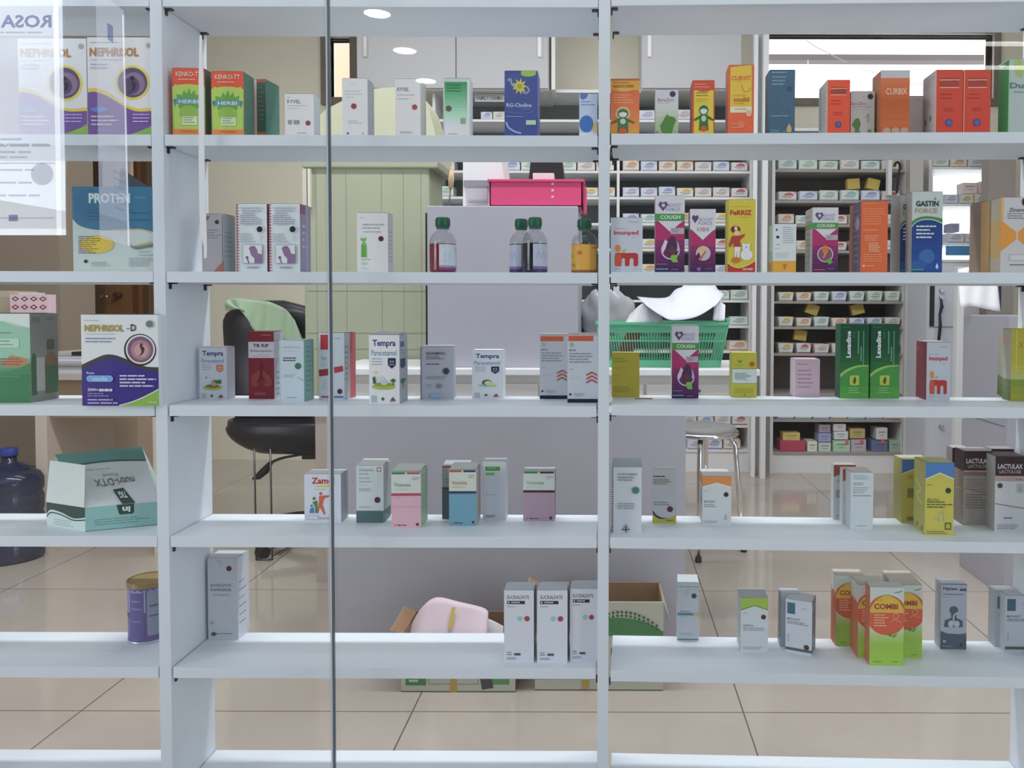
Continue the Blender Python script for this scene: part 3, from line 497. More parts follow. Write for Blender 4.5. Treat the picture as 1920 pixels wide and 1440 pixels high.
# ================================================================ row on the fourth board
carton('nutrition_box', 'large green and white nutrition box with a bowl of cereal at the left edge', -70, 57, 588, 3, 755, d=.075, base='#98b8a4', sideR='#6b6f69', topc='#4c524c',
       Fr=[('p', smooth_pts([(.2, .18), (.45, .1), (.6, .09), (.8, .14), (1, .16)]) + [(1, 1), (.2, 1)], '#7fb094'), ('p', [(0, 0), (1, 0), (1, .155), (.8, .12), (.6, .08), (.45, .09), (.2, .16), (0, .18)], '#b8c4bc'), ('g', 0, .5, 1, .68, '#6ca888', '#2f7c4c', 5), ('r', 0, .66, 1, 1, '#1f7440'), ('p', smooth_pts([(.1, .64), (.5, .66), (.8, .62), (1, .55)]) + [(1, .68), (.1, .7)], '#2c7c48'),
           ('p', smooth_pts([(.55, .58), (.66, .52), (.7, .47), (.8, .48), (.92, .5), (.98, .54), (.9, .58), (.75, .6), (.55, .58)]), '#b07448'), ('l', .56, .5, .9, 3, .03, '#8c5434', .5), ('r', .4, .28, .84, .38, '#9cc0a8'), ('l', .45, .21, .82, 1, .03, '#4c7c64'), ('l', .45, .3, .8, 2, .04, '#5c8c70'), ('l', .5, .7, .95, 1, .02, '#4c9468')],
       Rs=[('r', .1, .04, .35, .1, '#5c605c'), ('r', .6, .04, .85, .08, '#5c605c'), ('e', .12, .6, .1, .16, '#33563c'), ('r', .03, .6, .22, .92, '#31543a'), ('r', .2, .5, .5, .88, '#8e9088'), ('e', .74, .58, .22, .14, '#6c5c40'), ('r', .52, .6, .97, .92, '#3c5c44'), ('r', .6, .3, .85, .42, '#44503c')])
def nephD():
    w1 = smooth_pts([(0, .55), (.15, .49), (.3, .44), (.42, .44), (.55, .475), (.8, .56), (1, .575)]); w2 = smooth_pts([(0, .6), (.15, .54), (.3, .485), (.42, .48), (.55, .52), (.8, .6), (1, .62)])
    return [('p', w1 + [(1, 1), (0, 1)], '#3c3230'), ('p', w2 + [(1, 1), (0, 1)], '#35257e'), ('p', smooth_pts([(.48, 1), (.65, .96), (.82, .9), (1, .82)]) + [(1, 1)], '#7cac34'), ('x', smooth_pts([(.48, .995), (.65, .955), (.82, .895), (1, .815)]), .012, '#c4d0c0'),
            ('c', .765, .385, .21, '#2c2426'), ('c', .77, .38, .19, '#c8ccd4'), ('c', .77, .38, .17, '#6c5068'), ('c', .775, .385, .13, '#9c7078'), ('c', .78, .39, .09, '#b08c88'), ('p', smooth_pts([(.76, .34), (.82, .36), (.81, .42), (.74, .46), (.785, .41), (.76, .34)]), '#4c1c28'), ('c', .785, .33, .02, '#5c2c34'),
            ('t', 'NEPHRISOL', .05, .11, .56, .185, '#a08c1c', .03), ('t', '-', .6, .15, .63, .158, '#2c3038', .02), ('t', 'D', .65, .105, .72, .18, '#24282f', .02), ('l', .05, .06, .35, 1, .02, '#a09c6c'), ('r', .06, .21, .45, .215, '#8c98a8'), ('l', .06, .255, .45, 2, .035, '#6c7494'),
            ('t', 'Rasa', .07, .625, .17, .65, '#b8b0dc', .02), ('e', .11, .7, .045, .035, '#6c9cd8'), ('e', .37, .7, .045, .035, '#6c9cd8'), ('r', .11, .665, .37, .735, '#6c9cd8'), ('t', 'vanila', .14, .68, .34, .725, '#a4c4ec', .02), ('l', .5, .66, .98, 4, .037, '#b8b0dc', .45), ('t', '200g', .08, .805, .22, .845, '#c4bce8', .03), ('l', .23, .812, .5, 1, .03, '#c4bce8', .9), ('l', .08, .86, .4, 1, .02, '#a8a0d4'), ('l', .08, .885, .4, 1, .02, '#a8a0d4'), ('l', .08, .925, .6, 2, .035, '#a8a0d4', .4), ('c', .9, .1, .045, '#5c6c68'), ('t', 'KALBE', .87, .945, .98, .965, '#b4d09c', .01)]
carton('medicine_box', 'white and violet NEPHRISOL-D box against the left upright, fourth board', 153, 297, 590, 3, 761, d=.05, base='#c0c9d3', topc='#5c646c', Fr=nephD())
def tempra(badge, pic, tx='2-6'):
    it = [('t', 'Tempra', .12, .07, .88, .19, '#2f3c74', .03), ('t', 'Paracetamol', .08, .22, .9, .3, '#5484ac', .01), ('l', .1, .34, .58, 3, .04, '#8c929c', .35),
          ('p', [(.62, .335), (.88, .335), (.88, .44), (.75, .49), (.62, .44)], badge), ('t', tx, .68, .37, .82, .4, '#b8bcc8', .02), ('r', .66, .425, .84, .435, '#a8acb8'),
          ('r', .08, .88, .25, .98, '#98a0a4'), ('e', .45, .93, .05, .025, '#2f6c44'), ('p', [(.68, .96), (.78, .9), (.88, .96)], '#8c3c44'), ('l', .66, .97, .9, 1, .015, GR)]
    if pic == 'a': it += [('e', .48, .77, .35, .05, '#a0ac34'), ('e', .48, .745, .25, .035, '#6c6c3c'), ('e', .55, .68, .12, .06, '#b89468'), ('p', [(.5, .64), (.8, .62), (.8, .7), (.62, .69)], '#3c6844'), ('x', [(.25, .6), (.28, .56)], .04, '#6c7480')]
    if pic == 'b': it += [('e', .48, .75, .38, .045, '#9cac2c'), ('e', .48, .72, .3, .03, '#7c9434'), ('e', .4, .645, .12, .045, '#b0b8bc'), ('e', .5, .69, .12, .04, '#a4acb0'), ('p', [(.12, .62), (.2, .6), (.24, .7), (.14, .71)], '#2f5c3c'), ('p', [(.7, .66), (.8, .63), (.88, .66), (.86, .68), (.72, .68)], '#2f6c3c'), ('r', .78, .67, .82, .73, '#3f5c34'), ('c', .22, .54, .04, '#dcc03c')]
    if pic == 'c': it += [('e', .5, .73, .3, .025, '#7cb0a8'), ('e', .48, .67, .15, .06, '#3c4c38'), ('e', .52, .68, .12, .045, '#b8bc98'), ('e', .62, .72, .15, .015, '#c8c43c')]
    return it
carton('medicine_box', 'white Tempra box with an orange shield badge, leftmost in the middle bay', 374, 425, 651, 3, 749, d=.035, base='#b0b6c0', sideR='#9aa0aa', Fr=tempra('#c8764c', 'a'), rot=1)
carton('medicine_box', 'dark red TB RIF box with a white band and lung print', 466, 514, 622, 3, 748, d=.045, base='#7e1f30', sideR='#9a9ca2', topc='#7c4048', Fr=[('l', .5, .045, .92, 1, .03, '#b86c74'), ('r', 0, .15, 1, .39, '#b4b0b8'), ('t', 'TB RIF', .18, .18, .8, .23, '#2c2c34', .03), ('t', 'Rifampicin', .08, .265, .92, .31, '#4c4c54', .0), ('l', .4, .335, .6, 1, .015, GR), ('l', .15, .36, .85, 1, .015, GR),
       ('p', smooth_pts([(.45, .55), (.32, .6), (.14, .66), (.1, .78), (.3, .82), (.42, .76), (.45, .55)]), '#8c3c34'), ('p', smooth_pts([(.55, .55), (.66, .6), (.86, .66), (.92, .78), (.7, .82), (.58, .76), (.55, .55)]), '#8c3c34'), ('p', [(.46, .45), (.54, .45), (.56, .66), (.72, .78), (.5, .7), (.3, .78), (.44, .66)], '#64182a'), ('l', .25, .91, .75, 2, .02, '#b47c84')], Rs=[('r', 0, .15, 1, .39, '#b0aeb4'), ('l', .2, .6, .8, 5, .08, '#7c7c84')])
carton('medicine_box', 'white and mint box with a green dot, beside the dark red box', 524, 570, 638, 3, 753, d=.05, base='#a9b6bd', sideR='#67938a', Fr=[('r', .0, 0, .05, 1, '#98b0b0'), ('t', 'SALBUTAMOL', .15, .1, .85, .13, '#8c949c', .0), ('l', .15, .17, .85, 1, .025, LG), ('l', .15, .28, .8, 2, .04, '#3c4850', .45), ('c', .76, .42, .13, '#2f6c58'), ('l', .15, .56, .75, 2, .03, '#8c949c', .35), ('x', [(.75, .6), (.9, .64), (.98, .66)], .03, '#6cac9c'), ('l', .3, .93, .75, 1, .02, '#5c646c')], Rs=[('l', .2, .1, .8, 10, .08, '#4f7c74')])
carton('medicine_box', 'white TB vitamin box with red blocks behind the glass pane edge', 597, 646, 624, 3, 750, d=.06, base='#abb4bb', sideR='#9d9ca2', topc='#909498', rot=-3, Fr=[('r', .08, .03, .38, .25, '#b4303a'), ('l', .6, .08, .9, 1, .02, '#4c5058'), ('t', 'TB VIT', .1, .36, .6, .41, '#6c7c8c', .0), ('l', .1, .45, .4, 2, .03, '#8c9cb0'), ('p', [(.0, .55), (.42, .53), (.42, .63), (.02, .65)], '#8c3440'), ('p', [(.6, .51), (.94, .49), (.96, .57), (.62, .6)], '#a8343c'), ('c', .82, .87, .1, '#4c2428'), ('r', .6, .94, .96, .965, '#3f6c9c'), ('r', .1, .94, .38, .965, '#a84c54'), ('x', [(.2, .85), (.25, .75), (.22, .7)], .04, '#98a4a8')], Rs=[('r', .5, 0, 1, 1, '#b0525a'), ('l', .05, .2, .4, 7, .08, '#7c8088')])
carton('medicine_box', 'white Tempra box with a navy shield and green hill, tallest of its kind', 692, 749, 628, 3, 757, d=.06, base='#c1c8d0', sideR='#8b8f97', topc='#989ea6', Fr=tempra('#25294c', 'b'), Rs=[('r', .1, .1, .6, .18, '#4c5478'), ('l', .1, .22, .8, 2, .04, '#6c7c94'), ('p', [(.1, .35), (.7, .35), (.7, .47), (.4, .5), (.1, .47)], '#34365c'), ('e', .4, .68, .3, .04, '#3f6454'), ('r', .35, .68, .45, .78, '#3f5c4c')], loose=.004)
zz = [('p', [(0, i / 30), (.06, (i + .5) / 30), (0, (i + 1) / 30)], '#5c6470') for i in range(30)]
carton('medicine_box', 'grey shaded box with a dark green dot and a zigzag left edge', 789, 850, 650, 3, 749, d=.05, base='#9a9ea9', sideL='#62666e', rot=6, Fr=zz + [('t', 'SANMOL', .18, .1, .78, .15, '#4c4c58', .02), ('l', .18, .18, .78, 2, .035, '#5c5c68', .4), ('l', .18, .32, .8, 1, .03, '#3c3c48', .5), ('c', .78, .46, .095, '#24483f'), ('l', .18, .56, .85, 2, .035, '#6c7078', .3), ('r', .5, .7, .56, .78, '#6c7078'), ('r', .6, .7, .66, .78, '#7c8088'), ('l', .2, .71, .38, 2, .04, '#7c8088'), ('r', .3, .89, .62, .96, '#7ca4c4')])
carton('medicine_box', 'white Tempra box with a navy shield, shorter one right of the grey box', 885, 943, 657, 3, 747, d=.04, base='#b7bcc0', Fr=tempra('#25294c', 'c', '0-3'))
def chev(): return [('r', 0, 0, 1, .03, '#b4a49c'), ('r', .03, .03, .85, .105, '#cc5a34'), ('e', .14, .16, .07, .035, '#8ca498'), ('t', 'MUCIF', .06, .225, .28, .25, '#5c6068', .01), ('l', .06, .28, .95, 4, .04, '#7c8490', .4), ('l', .08, .51, .2, 1, .025, GR), ('l', .08, .635, .5, 1, .015, LG), ('p', [(.06, .86), (.16, .88), (.06, .9)], '#24243c'), ('l', .22, .865, .6, 2, .025, '#8c9098', .4), ('r', 0, .945, 1, 1, '#181c34')] + \
    [('x', [(.62, .6 + k * .055), (.8, .555 + k * .055), (.98, .6 + k * .055)], .045, '#b84c34') for k in range(3)]
carton('medicine_box', 'white box with orange top band and red chevrons, set back left one of the pair', 1012, 1064, 627, 3, 748, d=.04, base='#a9adb4', Fr=chev())
carton('medicine_box', 'white box with orange top band and red chevrons, against the middle upright', 1064, 1121, 626, 3, 755, d=.045, base='#b3b8c0', Fr=chev())
carton('medicine_box', 'plain mustard yellow box with faint print beside the middle upright', 1147, 1199, 662, 3, 745, d=.035, base='#a99c14', Fr=[('l', .05, .12, .7, 1, .04, '#5c6424'), ('l', .05, .18, .65, 1, .04, '#646824'), ('l', .05, .33, .45, 1, .03, '#847c1c'), ('l', .05, .5, .4, 1, .03, '#847c1c'), ('l', .05, .62, .3, 1, .03, '#847c1c'), ('l', .05, .76, .85, 3, .05, '#7c7c1c', .25)])
q = WZ(1207, 748, ZR[3]); m = MB(); m.box((-.018, -.003, 0), (.018, .003, .0015), '#94502c', bev=.0005); tag(m.build('wooden_stick', None, tuple(q), -TILT), 'small brown flat stick lying beside the mustard yellow box', 'stick')
carton('medicine_box', 'purple BOOST FORCE COUGH box in front of the green basket', 1260, 1310, 611, 3, 747, d=.045, base='#a0a6a4', Fr=boost('COUGH', 'leaf'))
carton('medicine_box', 'yellow green box with a white middle band and brown dot', 1372, 1419, 662, 3, 745, d=.04, base='#b0aa1c', sideL='#94901c', Fr=[('r', .03, .36, 1, .68, '#b0b8b0'), ('r', 0, .35, 1, .362, '#7c8034'), ('r', 0, .68, 1, .692, '#7c8034'), ('x', [(.25, .16), (.32, .22), (.39, .16)], .04, '#6c6c1c'), ('l', .12, .27, .5, 1, .03, '#8c8820'), ('c', .8, .25, .1, '#a8541c'), ('l', .12, .45, .85, 3, .05, '#7c9c9c', .7), ('l', .2, .61, .75, 1, .02, '#5c7c94'), ('r', .15, .8, .85, .9, '#a09c18'), ('c', .52, .95, .03, '#6c6c1c')])
carton('medicine_box', 'dusty pink box with faint print, fourth board right bay', 1491, 1537, 674, 3, 744, d=.05, base='#a8909a', sideL='#a49aa0', Fr=[('l', .1, .12, .6, 1, .05, '#7c5058'), ('l', .1, .28, .85, 5, .11, '#8c6c7c', .3)])
def laxa(): return [('g', 0, .35, 1, 1, '#0f5030', '#3f8c30', 8), ('p', smooth_pts([(0, .74), (.25, .64), (.6, .575), (1, .56)]) + [(1, 1), (0, 1)], '#3a8832'), ('p', smooth_pts([(0, .67), (.25, .6), (.6, .555), (1, .55)]) + list(reversed(smooth_pts([(0, .72), (.25, .64), (.6, .58), (1, .562)]))), '#84b444'), ('g', .001, .84, .999, 1, '#3f8e30', '#4c9c34', 2), ('t', 'Laxadine', .2, .09, .36, .45, '#c0d8c4', .04, 'up'),
        ('t', 'sirup', .44, .1, .5, .18, '#5c9474', .0, 'up'), ('r', .6, .09, .64, .4, '#5c9474'), ('r', .7, .3, .74, .5, '#5c9474'), ('r', .78, .09, .82, .55, '#4c8868'), ('p', smooth_pts([(.36, .69), (.64, .69), (.66, .72), (.66, .79), (.64, .82), (.36, .82), (.33, .79), (.33, .72), (.36, .69)], 3), '#a8b434'), ('p', smooth_pts([(.52, .7), (.56, .75), (.5, .81), (.44, .76), (.52, .7)]), '#3c5c1c'), ('l', .3, .855, .75, 3, .03, '#94b884', .3), ('l', .06, .035, .4, 1, .015, '#5c9474')]
carton('medicine_box', 'dark green Laxadine box with a lime arc, left one of two', 1576, 1629, 608, 3, 747, d=.04, base='#0f4c2c', Fr=laxa())
carton('medicine_box', 'dark green Laxadine box with a lime arc, right one of two', 1632, 1686, 608, 3, 747, d=.04, base='#0f4c2c', Fr=laxa())
carton('medicine_box', 'Imunped box with a dark red side, fourth board right bay', 1738, 1781, 642, 3, 751, d=.07, base='#a4aab2', sideL='#7c2833', topc='#a08c90', Fr=imunped(), rot=-4, Ls=[('e', .15, .12, .08, .04, '#9c5058'), ('r', .45, .1, .5, .95, '#8c343e'), ('l', .6, .1, .95, 14, .06, '#8c3f48', .3)])
for i, nm in enumerate(['rearmost of three', 'middle of three', 'frontmost of three']):
    carton('medicine_box', 'yellow box with a green grass print at the right edge, ' + nm, 1896 - (2 - i) * 5, 1940 - (2 - i) * 5, 617 - 0 * i, 3, [743, 747, 752][i], d=.035, base='#c0b428', sideL='#8e8c7c',
           Fr=[('g', 0, .5, 1, .7, '#c8bc2c', '#b8c070', 3), ('g', 0, .7, 1, 1, '#7c9c2c', '#b8ac28', 3), ('t', 'X', .3, .18, .5, .26, '#b48434', .02), ('r', .2, 0, .24, .6, '#dcd04c')], Ls=[('r', .1, .12, .9, .2, '#a08478'), ('g', 0, .7, 1, 1, '#6c7448', '#4c5c34', 3)])

# ================================================================ row on the fifth board
# trapezoid carton
z0 = ZB[4]; p0 = WZ(160, 997, z0)
def nutri():
    root = MB(); up = Vector((0, 0, 1)); O = Vector((0, 0, z0)); h1 = .047
    a = WZ(88, 985, z0) - O; b = WZ(160, 997, z0) - O; c = WZ(298, 984, z0) - O
    c.x = min(c.x, LX0 - .003)
    A1, B1, C1 = a + up * h1, b + up * h1, c + up * h1
    yb_ = b.y + .10
    L2 = WY(103, 853, yb_) - O; R2 = WY(258, 840, yb_) - O; R2.y = yb_ + .015
    D = Vector((c.x - .012, min(DEP - .006, c.y + .1), 0)); E = Vector((a.x + .02, min(DEP - .006, a.y + .09), 0))
    q = tuple
    def fn4(P00, P10, P11, P01, nrm):
        return lambda u, v, k: q(P00.lerp(P10, u).lerp(P01.lerp(P11, u), v) + nrm * k * .00012)
    root.face([q(b), q(c), q(C1), q(B1)], '#78aaa6'); root.face([q(a), q(b), q(B1), q(A1)], '#b4c4c0')
    root.face([q(A1), q(B1), q(L2)], '#8c9894'); root.face([q(c), q(D), q(R2), q(C1)], '#98a8a4'); root.face([q(D), q(E), q(L2), q(R2)], '#5c7c78'); root.face([q(a), q(A1), q(L2), q(E)], '#98a29e')
    W1 = (c - b).length
    n1 = (c - b).cross(up).normalized()
    deco(root, fn4(B1, C1, c, b, n1), W1, h1, [('p', [(.42, 0), (.66, 0), (.66, .36), (.64, .42), (.47, .42), (.45, .36)], '#163c34'), ('t', 'in', .5, .1, .61, .34, '#b4c8c4', .04, '180'), ('l', .12, .55, .98, 3, .1, '#47706c', .22), ('r', 0, .98, 1, 1, '#1f4c48')])
    n2 = (C1 - B1).cross(L2 - B1).normalized()
    if n2.z < 0: n2 = -n2
    f = fn4(L2, R2, C1, B1, n2)
    for i in range(8):
        for j in range(8): root.face([f(i / 8, j / 8, 0), f((i + 1) / 8, j / 8, 0), f((i + 1) / 8, (j + 1) / 8, 0), f(i / 8, (j + 1) / 8, 0)], '#aab0b2')
    for lay, (v0, v1, cc) in enumerate([(0, .25, '#4c7b74'), (.25, .275, '#1f4c48')]):
        for i in range(10):
            u0, u1 = i / 10, (i + 1) / 10; s0 = -.05 * math.sin(u0 * 3.1); s1 = -.05 * math.sin(u1 * 3.1)
            root.face([f(u0, max(0, v0 + (s0 if v0 else 0)), 8), f(u1, max(0, v0 + (s1 if v0 else 0)), 8), f(u1, v1 + s1, 8), f(u0, v1 + s0, 8)], cc)
    deco(root, lambda u, v, k: f(u, v, k + 9), W1, .12, [('t', 'nutri-DTX', .28, .53, .78, .66, '#4c5450', .01, '180'), ('t', 'Dysad', .42, .43, .6, .5, '#6c7470', .0, '180'), ('l', .25, .345, .66, 1, .02, '#5c6c68'), ('p', [(.46, .74), (.6, .72), (.68, 1), (.5, 1)], '#163c34'), ('t', 'TIG', .51, .78, .61, .9, '#a8b8b4', .03, '180')])
    n3 = (b - a).cross(up).normalized(); f3 = fn4(A1, B1, b, a, n3)
    deco(root, f3, .08, h1, [('p', smooth_pts([(0, .5), (.12, .3), (.4, .36), (.7, .52), (1, .42)]) + [(1, 0), (0, 0)], '#163c34'), ('x', smooth_pts([(0, .62), (.12, .42), (.4, .46), (.7, .6), (1, .52)]), .03, '#1c453c'), ('l', .2, .66, .8, 3, .1, '#8ca09c', .3)])
    o = root.build('nutrition_box'); o.location = (0, 0, z0)
    m = MB(); off = n3 * .0012
    T1 = WY(95, 863, a.y + .02) - O; T2 = WY(161, 872, b.y + .016) - O
    m.face([q(A1 + off), q(B1 + off), q(T2 + off), q(T1 + off)], '#b6bfba'); m.face([q(A1 + off * .4), q(B1 + off * .4), q(T2 + off * .4), q(T1 + off * .4)], '#a0a8a4')
    m.build('lid_flap', o)
    return tag(o, 'teal and white nutri-DTX box lying with its slanted lid up, upside-down print', 'nutrition box')
nutri()
carton('medicine_box', 'white Zamel box with a red logo and jumping figures, cut by the glass edge', 571, 639, 889, 4, 980, d=.045, base='#b9bdc9', sideR='#767c88', topc='#a8acb4', rot=1.5, Fr=[('t', 'Zamel', .2, .07, .82, .2, '#b42c34', .04), ('p', smooth_pts([(.25, .25), (.5, .22), (.8, .22), (.8, .26), (.5, .27), (.25, .25)]), '#c8c034'), ('l', .28, .31, .75, 1, .02, '#6c7484'),
       ('c', .45, .4, .045, '#c45c3c'), ('p', [(.4, .45), (.5, .44), (.75, .43), (.72, .46), (.55, .5), (.5, .62), (.58, .82), (.54, .84), (.42, .68), (.38, .8), (.34, .78), (.4, .58)], '#c45c3c'), ('c', .27, .5, .045, '#3f7c38'), ('p', [(.22, .57), (.36, .54), (.36, .7), (.38, .8), (.3, .8), (.3, .68)], '#3f7c38'), ('c', .2, .65, .035, '#3c7cb4'), ('p', [(.16, .7), (.26, .68), (.28, .8), (.14, .8)], '#3c7cb4'), ('r', .06, .85, .38, .93, '#8c9cb8'), ('r', .07, .86, .37, .92, '#b9bdc9'), ('t', 'konimex', .42, .87, .75, .93, '#7c84a0', .0)])
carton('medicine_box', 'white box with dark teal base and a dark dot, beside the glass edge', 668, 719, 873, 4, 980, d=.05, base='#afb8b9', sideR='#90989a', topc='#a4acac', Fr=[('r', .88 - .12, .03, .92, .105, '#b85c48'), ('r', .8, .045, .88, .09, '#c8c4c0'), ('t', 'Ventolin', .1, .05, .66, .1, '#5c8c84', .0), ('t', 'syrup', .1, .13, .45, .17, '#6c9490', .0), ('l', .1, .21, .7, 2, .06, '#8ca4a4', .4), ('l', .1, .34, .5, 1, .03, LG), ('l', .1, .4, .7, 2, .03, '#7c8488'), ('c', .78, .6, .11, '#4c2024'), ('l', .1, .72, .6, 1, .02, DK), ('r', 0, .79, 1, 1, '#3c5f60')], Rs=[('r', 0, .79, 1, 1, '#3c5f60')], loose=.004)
tv = tag
def vomec(c1, c2, band, low, name2='Vometa'):
    return [('r', 0, 0, 1, .025, '#8c9490'), ('r', .02, .015, .46, .05, c1), ('r', .53, .015, .97, .05, c2), ('r', 0, .4, 1, 1, low), ('r', 0, .385, 1, .43, band), ('t', name2, .1, .2, .66, .27, '#6c9884' if name2 == 'Vometa' else '#a88450', .01), ('l', .1, .305, .8, 1, .045, '#9cb4a8' if name2 == 'Vometa' else '#b8a47c'), ('l', .12, .455, .4, 1, .02, GR), ('t', 'ferron', .2, .93, .5, .96, '#24242c', .03), ('c', .12, .945, .03, '#8c6c74'), ('c', .88, .935, .05, '#4c2c30'), ('l', .72, .105, .95, 2, .03, '#7c8c84')]
carton('medicine_box', 'pink and white Vometa box with a green right side', 734, 789, 884, 4, 990, d=.065, base='#b2b8b4', sideR='#7f9e85', topc='#9ea6a4', Fr=vomec('#1f7c3c', '#b44c58', '#a83c54', '#c49aa6') + [('r', 0, .62, 1, .625, '#a8808c')], Rs=[('l', .1, .1, .9, 9, .08, '#6a8c72'), ('r', .8, .1, 1, 1, '#8e9c94')], loose=.003, rot=2)
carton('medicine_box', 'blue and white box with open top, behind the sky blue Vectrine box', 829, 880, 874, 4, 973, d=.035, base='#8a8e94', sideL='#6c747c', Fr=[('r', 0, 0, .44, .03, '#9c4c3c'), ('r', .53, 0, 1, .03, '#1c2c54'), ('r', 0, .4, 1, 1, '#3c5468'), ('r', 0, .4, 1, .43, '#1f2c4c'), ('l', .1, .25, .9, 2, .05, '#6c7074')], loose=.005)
carton('medicine_box', 'sky blue and white Vectrine box, middle of the fifth board', 842, 893, 880, 4, 986, d=.055, base='#b2b8ac', sideR='#948f88', topc='#98a09c', Fr=vomec('#b0483c', '#1f3468', '#1c3c60', '#5f94aa', 'Vectrine'), Rs=[('l', .1, .1, .9, 12, .07, '#7c7874')], loose=.003, rot=1)
carton('medicine_box', 'tall plain white box with a small green label, behind the sky blue box', 905, 948, 865, 4, 976, d=.032, base='#a2a8b2', topc='#98a0a4', Fr=[('g', 0, 0, 1, .25, '#b4bcb8', '#a2a8b2', 4), ('r', .12, .09, .76, .16, '#3f8c3c'), ('l', .2, .11, .7, 1, .03, '#8cc088'), ('r', .12, .19, .52, .235, '#5ca454'), ('l', .12, .56, .7, 1, .02, '#6c7078'), ('l', .12, .91, .6, 2, .025, '#4c5058', .45)])
carton('medicine_box', 'mauve and white Vometa box standing alone near the middle upright', 981, 1040, 883, 4, 977, d=.035, base='#b4bab4', sideR='#6a5f66', topc='#8c9494', Fr=vomec('#1f7c3c', '#3c141c', '#3c0f18', '#9c8494'))
st = [('p', [(.0, i / 28 + .01), (.06, i / 28 + .015), (.06, i / 28 + .028), (0, i / 28 + .023)], '#24242c') for i in range(28)]
carton('medicine_box', 'tall white box with striped left edge and a teal dot beside the middle upright', 1147, 1203, 876, 4, 999, d=.06, base='#b2b9c0', topc='#9098a0', Fr=[('r', 0, 0, .04, 1, '#9aa0a8')] + st + [('t', 'SANBE', .2, .09, .86, .115, '#4c5c6c', .01), ('l', .2, .145, .8, 2, .04, '#5c6068', .3), ('c', .8, .345, .115, '#2f746c'), ('l', .2, .545, .95, 3, .035, '#6c7078', .3), ('x', [(.48, .87), (.48, .985)], .05, '#4c5060'), ('l', .34, .935, .62, 1, .02, '#24242c', .8), ('x', [(.38, .93), (.48, .88), (.58, .93)], .02, GR)], loose=.006)
carton('medicine_box', 'grey box with a yellow base and dark dot in front of the grey cabinet', 1224, 1268, 879, 4, 981, d=.025, base='#9da0a4', topc='#a4a8ac', Fr=[('p', smooth_pts([(0, .82), (.2, .9), (.5, .925), (.8, .89), (1, .84)]) + [(1, 1), (0, 1)], '#b0a81c'), ('p', smooth_pts([(0, .76), (.2, .86), (.45, .9), (.7, .89)]) + list(reversed(smooth_pts([(0, .83), (.2, .905), (.45, .92), (.7, .89)]))), '#1c2c38'), ('l', .02, .13, .65, 1, .03, '#24282c', .7), ('l', .02, .18, .9, 3, .04, '#7c8078', .8), ('l', .05, .52, .6, 1, .02, LG), ('l', .05, .61, .95, 2, .04, '#6c7078', .4), ('c', .74, .74, .125, '#4c2226'), ('t', 'Dexa', .58, .93, .88, .955, '#3c4c1c', .03)])
roof = lambda c, c2: [('p', [(0, 0), (1, 0), (1, .21), (.5, .13), (0, .22)], c), ('x', [(0, .225), (.5, .14), (1, .22)], .03, c2)]
carton('medicine_box', 'white box with an orange roof shape and dark dot, near the chrome stool', 1317, 1371, 893, 4, 985, d=.07, base='#adb4b5', sideL='#8d8c88', topc='#a4a4a4', Fr=roof('#cc8038', '#d8cfc0') + [('l', .06, .3, .25, 1, .03, GR), ('c', .82, .37, .085, '#3c1c20'), ('t', 'MUCERA', .06, .49, .45, .54, '#7c8890', .01), ('l', .06, .57, .6, 2, .04, '#6c747c', .35), ('p', [(.76, .88), (.8, .76), (.86, .88)], '#8c9498'), ('l', .06, .91, .75, 2, .03, '#7c8488', .3)], Ls=[('r', 0, .02, 1, .25, '#b87434'), ('x', [(0, .27), (1, .24)], .06, '#b8b0a4'), ('r', .3, .32, .8, .37, GR), ('r', .35, .5, .75, .62, '#6c746c')])
for i, (x0, x1, yt, yb, nm) in enumerate([(1563, 1604, 872, 974, 'rearmost'), (1580, 1622, 880, 983, 'middle'), (1595, 1637, 886, 993, 'frontmost')]):
    carton('medicine_box', 'narrow white box with small print, %s of three staggered together' % nm, x0, x1, yt, 4, yb, d=.022 if i < 2 else .05, base='#aeb8bc' if i == 2 else '#a2a4a6', sideL='#9ca4a6', topc='#a89c94', yrel=0,
           Fr=([('l', .1, .05, .85, 3, .03, '#6c7884', .3), ('l', .1, .18, .6, 2, .03, '#4c5860', .3), ('l', .1, .26, .85, 4, .03, '#6c7884', .3), ('r', .1, .4, .88, .41, '#4c5058'), ('l', .3, .93, .75, 1, .02, '#4c5058')] if i == 2 else roof('#8c4428', '#b49c84') + [('r', .1, .45, .4, .6, '#7c848c'), ('r', .15, .28, .4, .31, '#7c848c'), ('r', .12, .9, .35, .96, '#8c9498')]))
yel = roof('#3c74b4', '#b8c8b0') + [('l', .06, .3, .3, 1, .03, '#5c6424'), ('c', .8, .38, .1, '#1f3820'), ('t', 'MUCERA', .08, .49, .5, .52, '#6c742c', .01), ('l', .06, .53, .95, 3, .035, '#4c5424', .45), ('x', [(.3, .75), (.5, .8), (.52, .68), (.65, .66), (.66, .8)], .03, '#a8a860'), ('r', .5, .7, .62, .8, '#a8ac6c'), ('r', .7, .82, .92, .92, '#5c5c24'), ('r', .74, .84, .88, .9, '#a8a834'), ('l', .06, .94, .85, 2, .025, '#5c6424', .35)]
carton('medicine_box', 'yellow box with a blue roof shape, set back behind the other yellow one', 1691, 1742, 862, 4, 981, d=.05, base='#aca22c', sideL='#8c8a44', topc='#a4a480', Fr=roof('#34609c', '#b8c8b0') + [('l', .2, .25, .5, 2, .03, '#5c6424'), ('r', .2, .45, .6, .6, '#6c7028'), ('r', .2, .9, .6, .96, '#6c7028')])
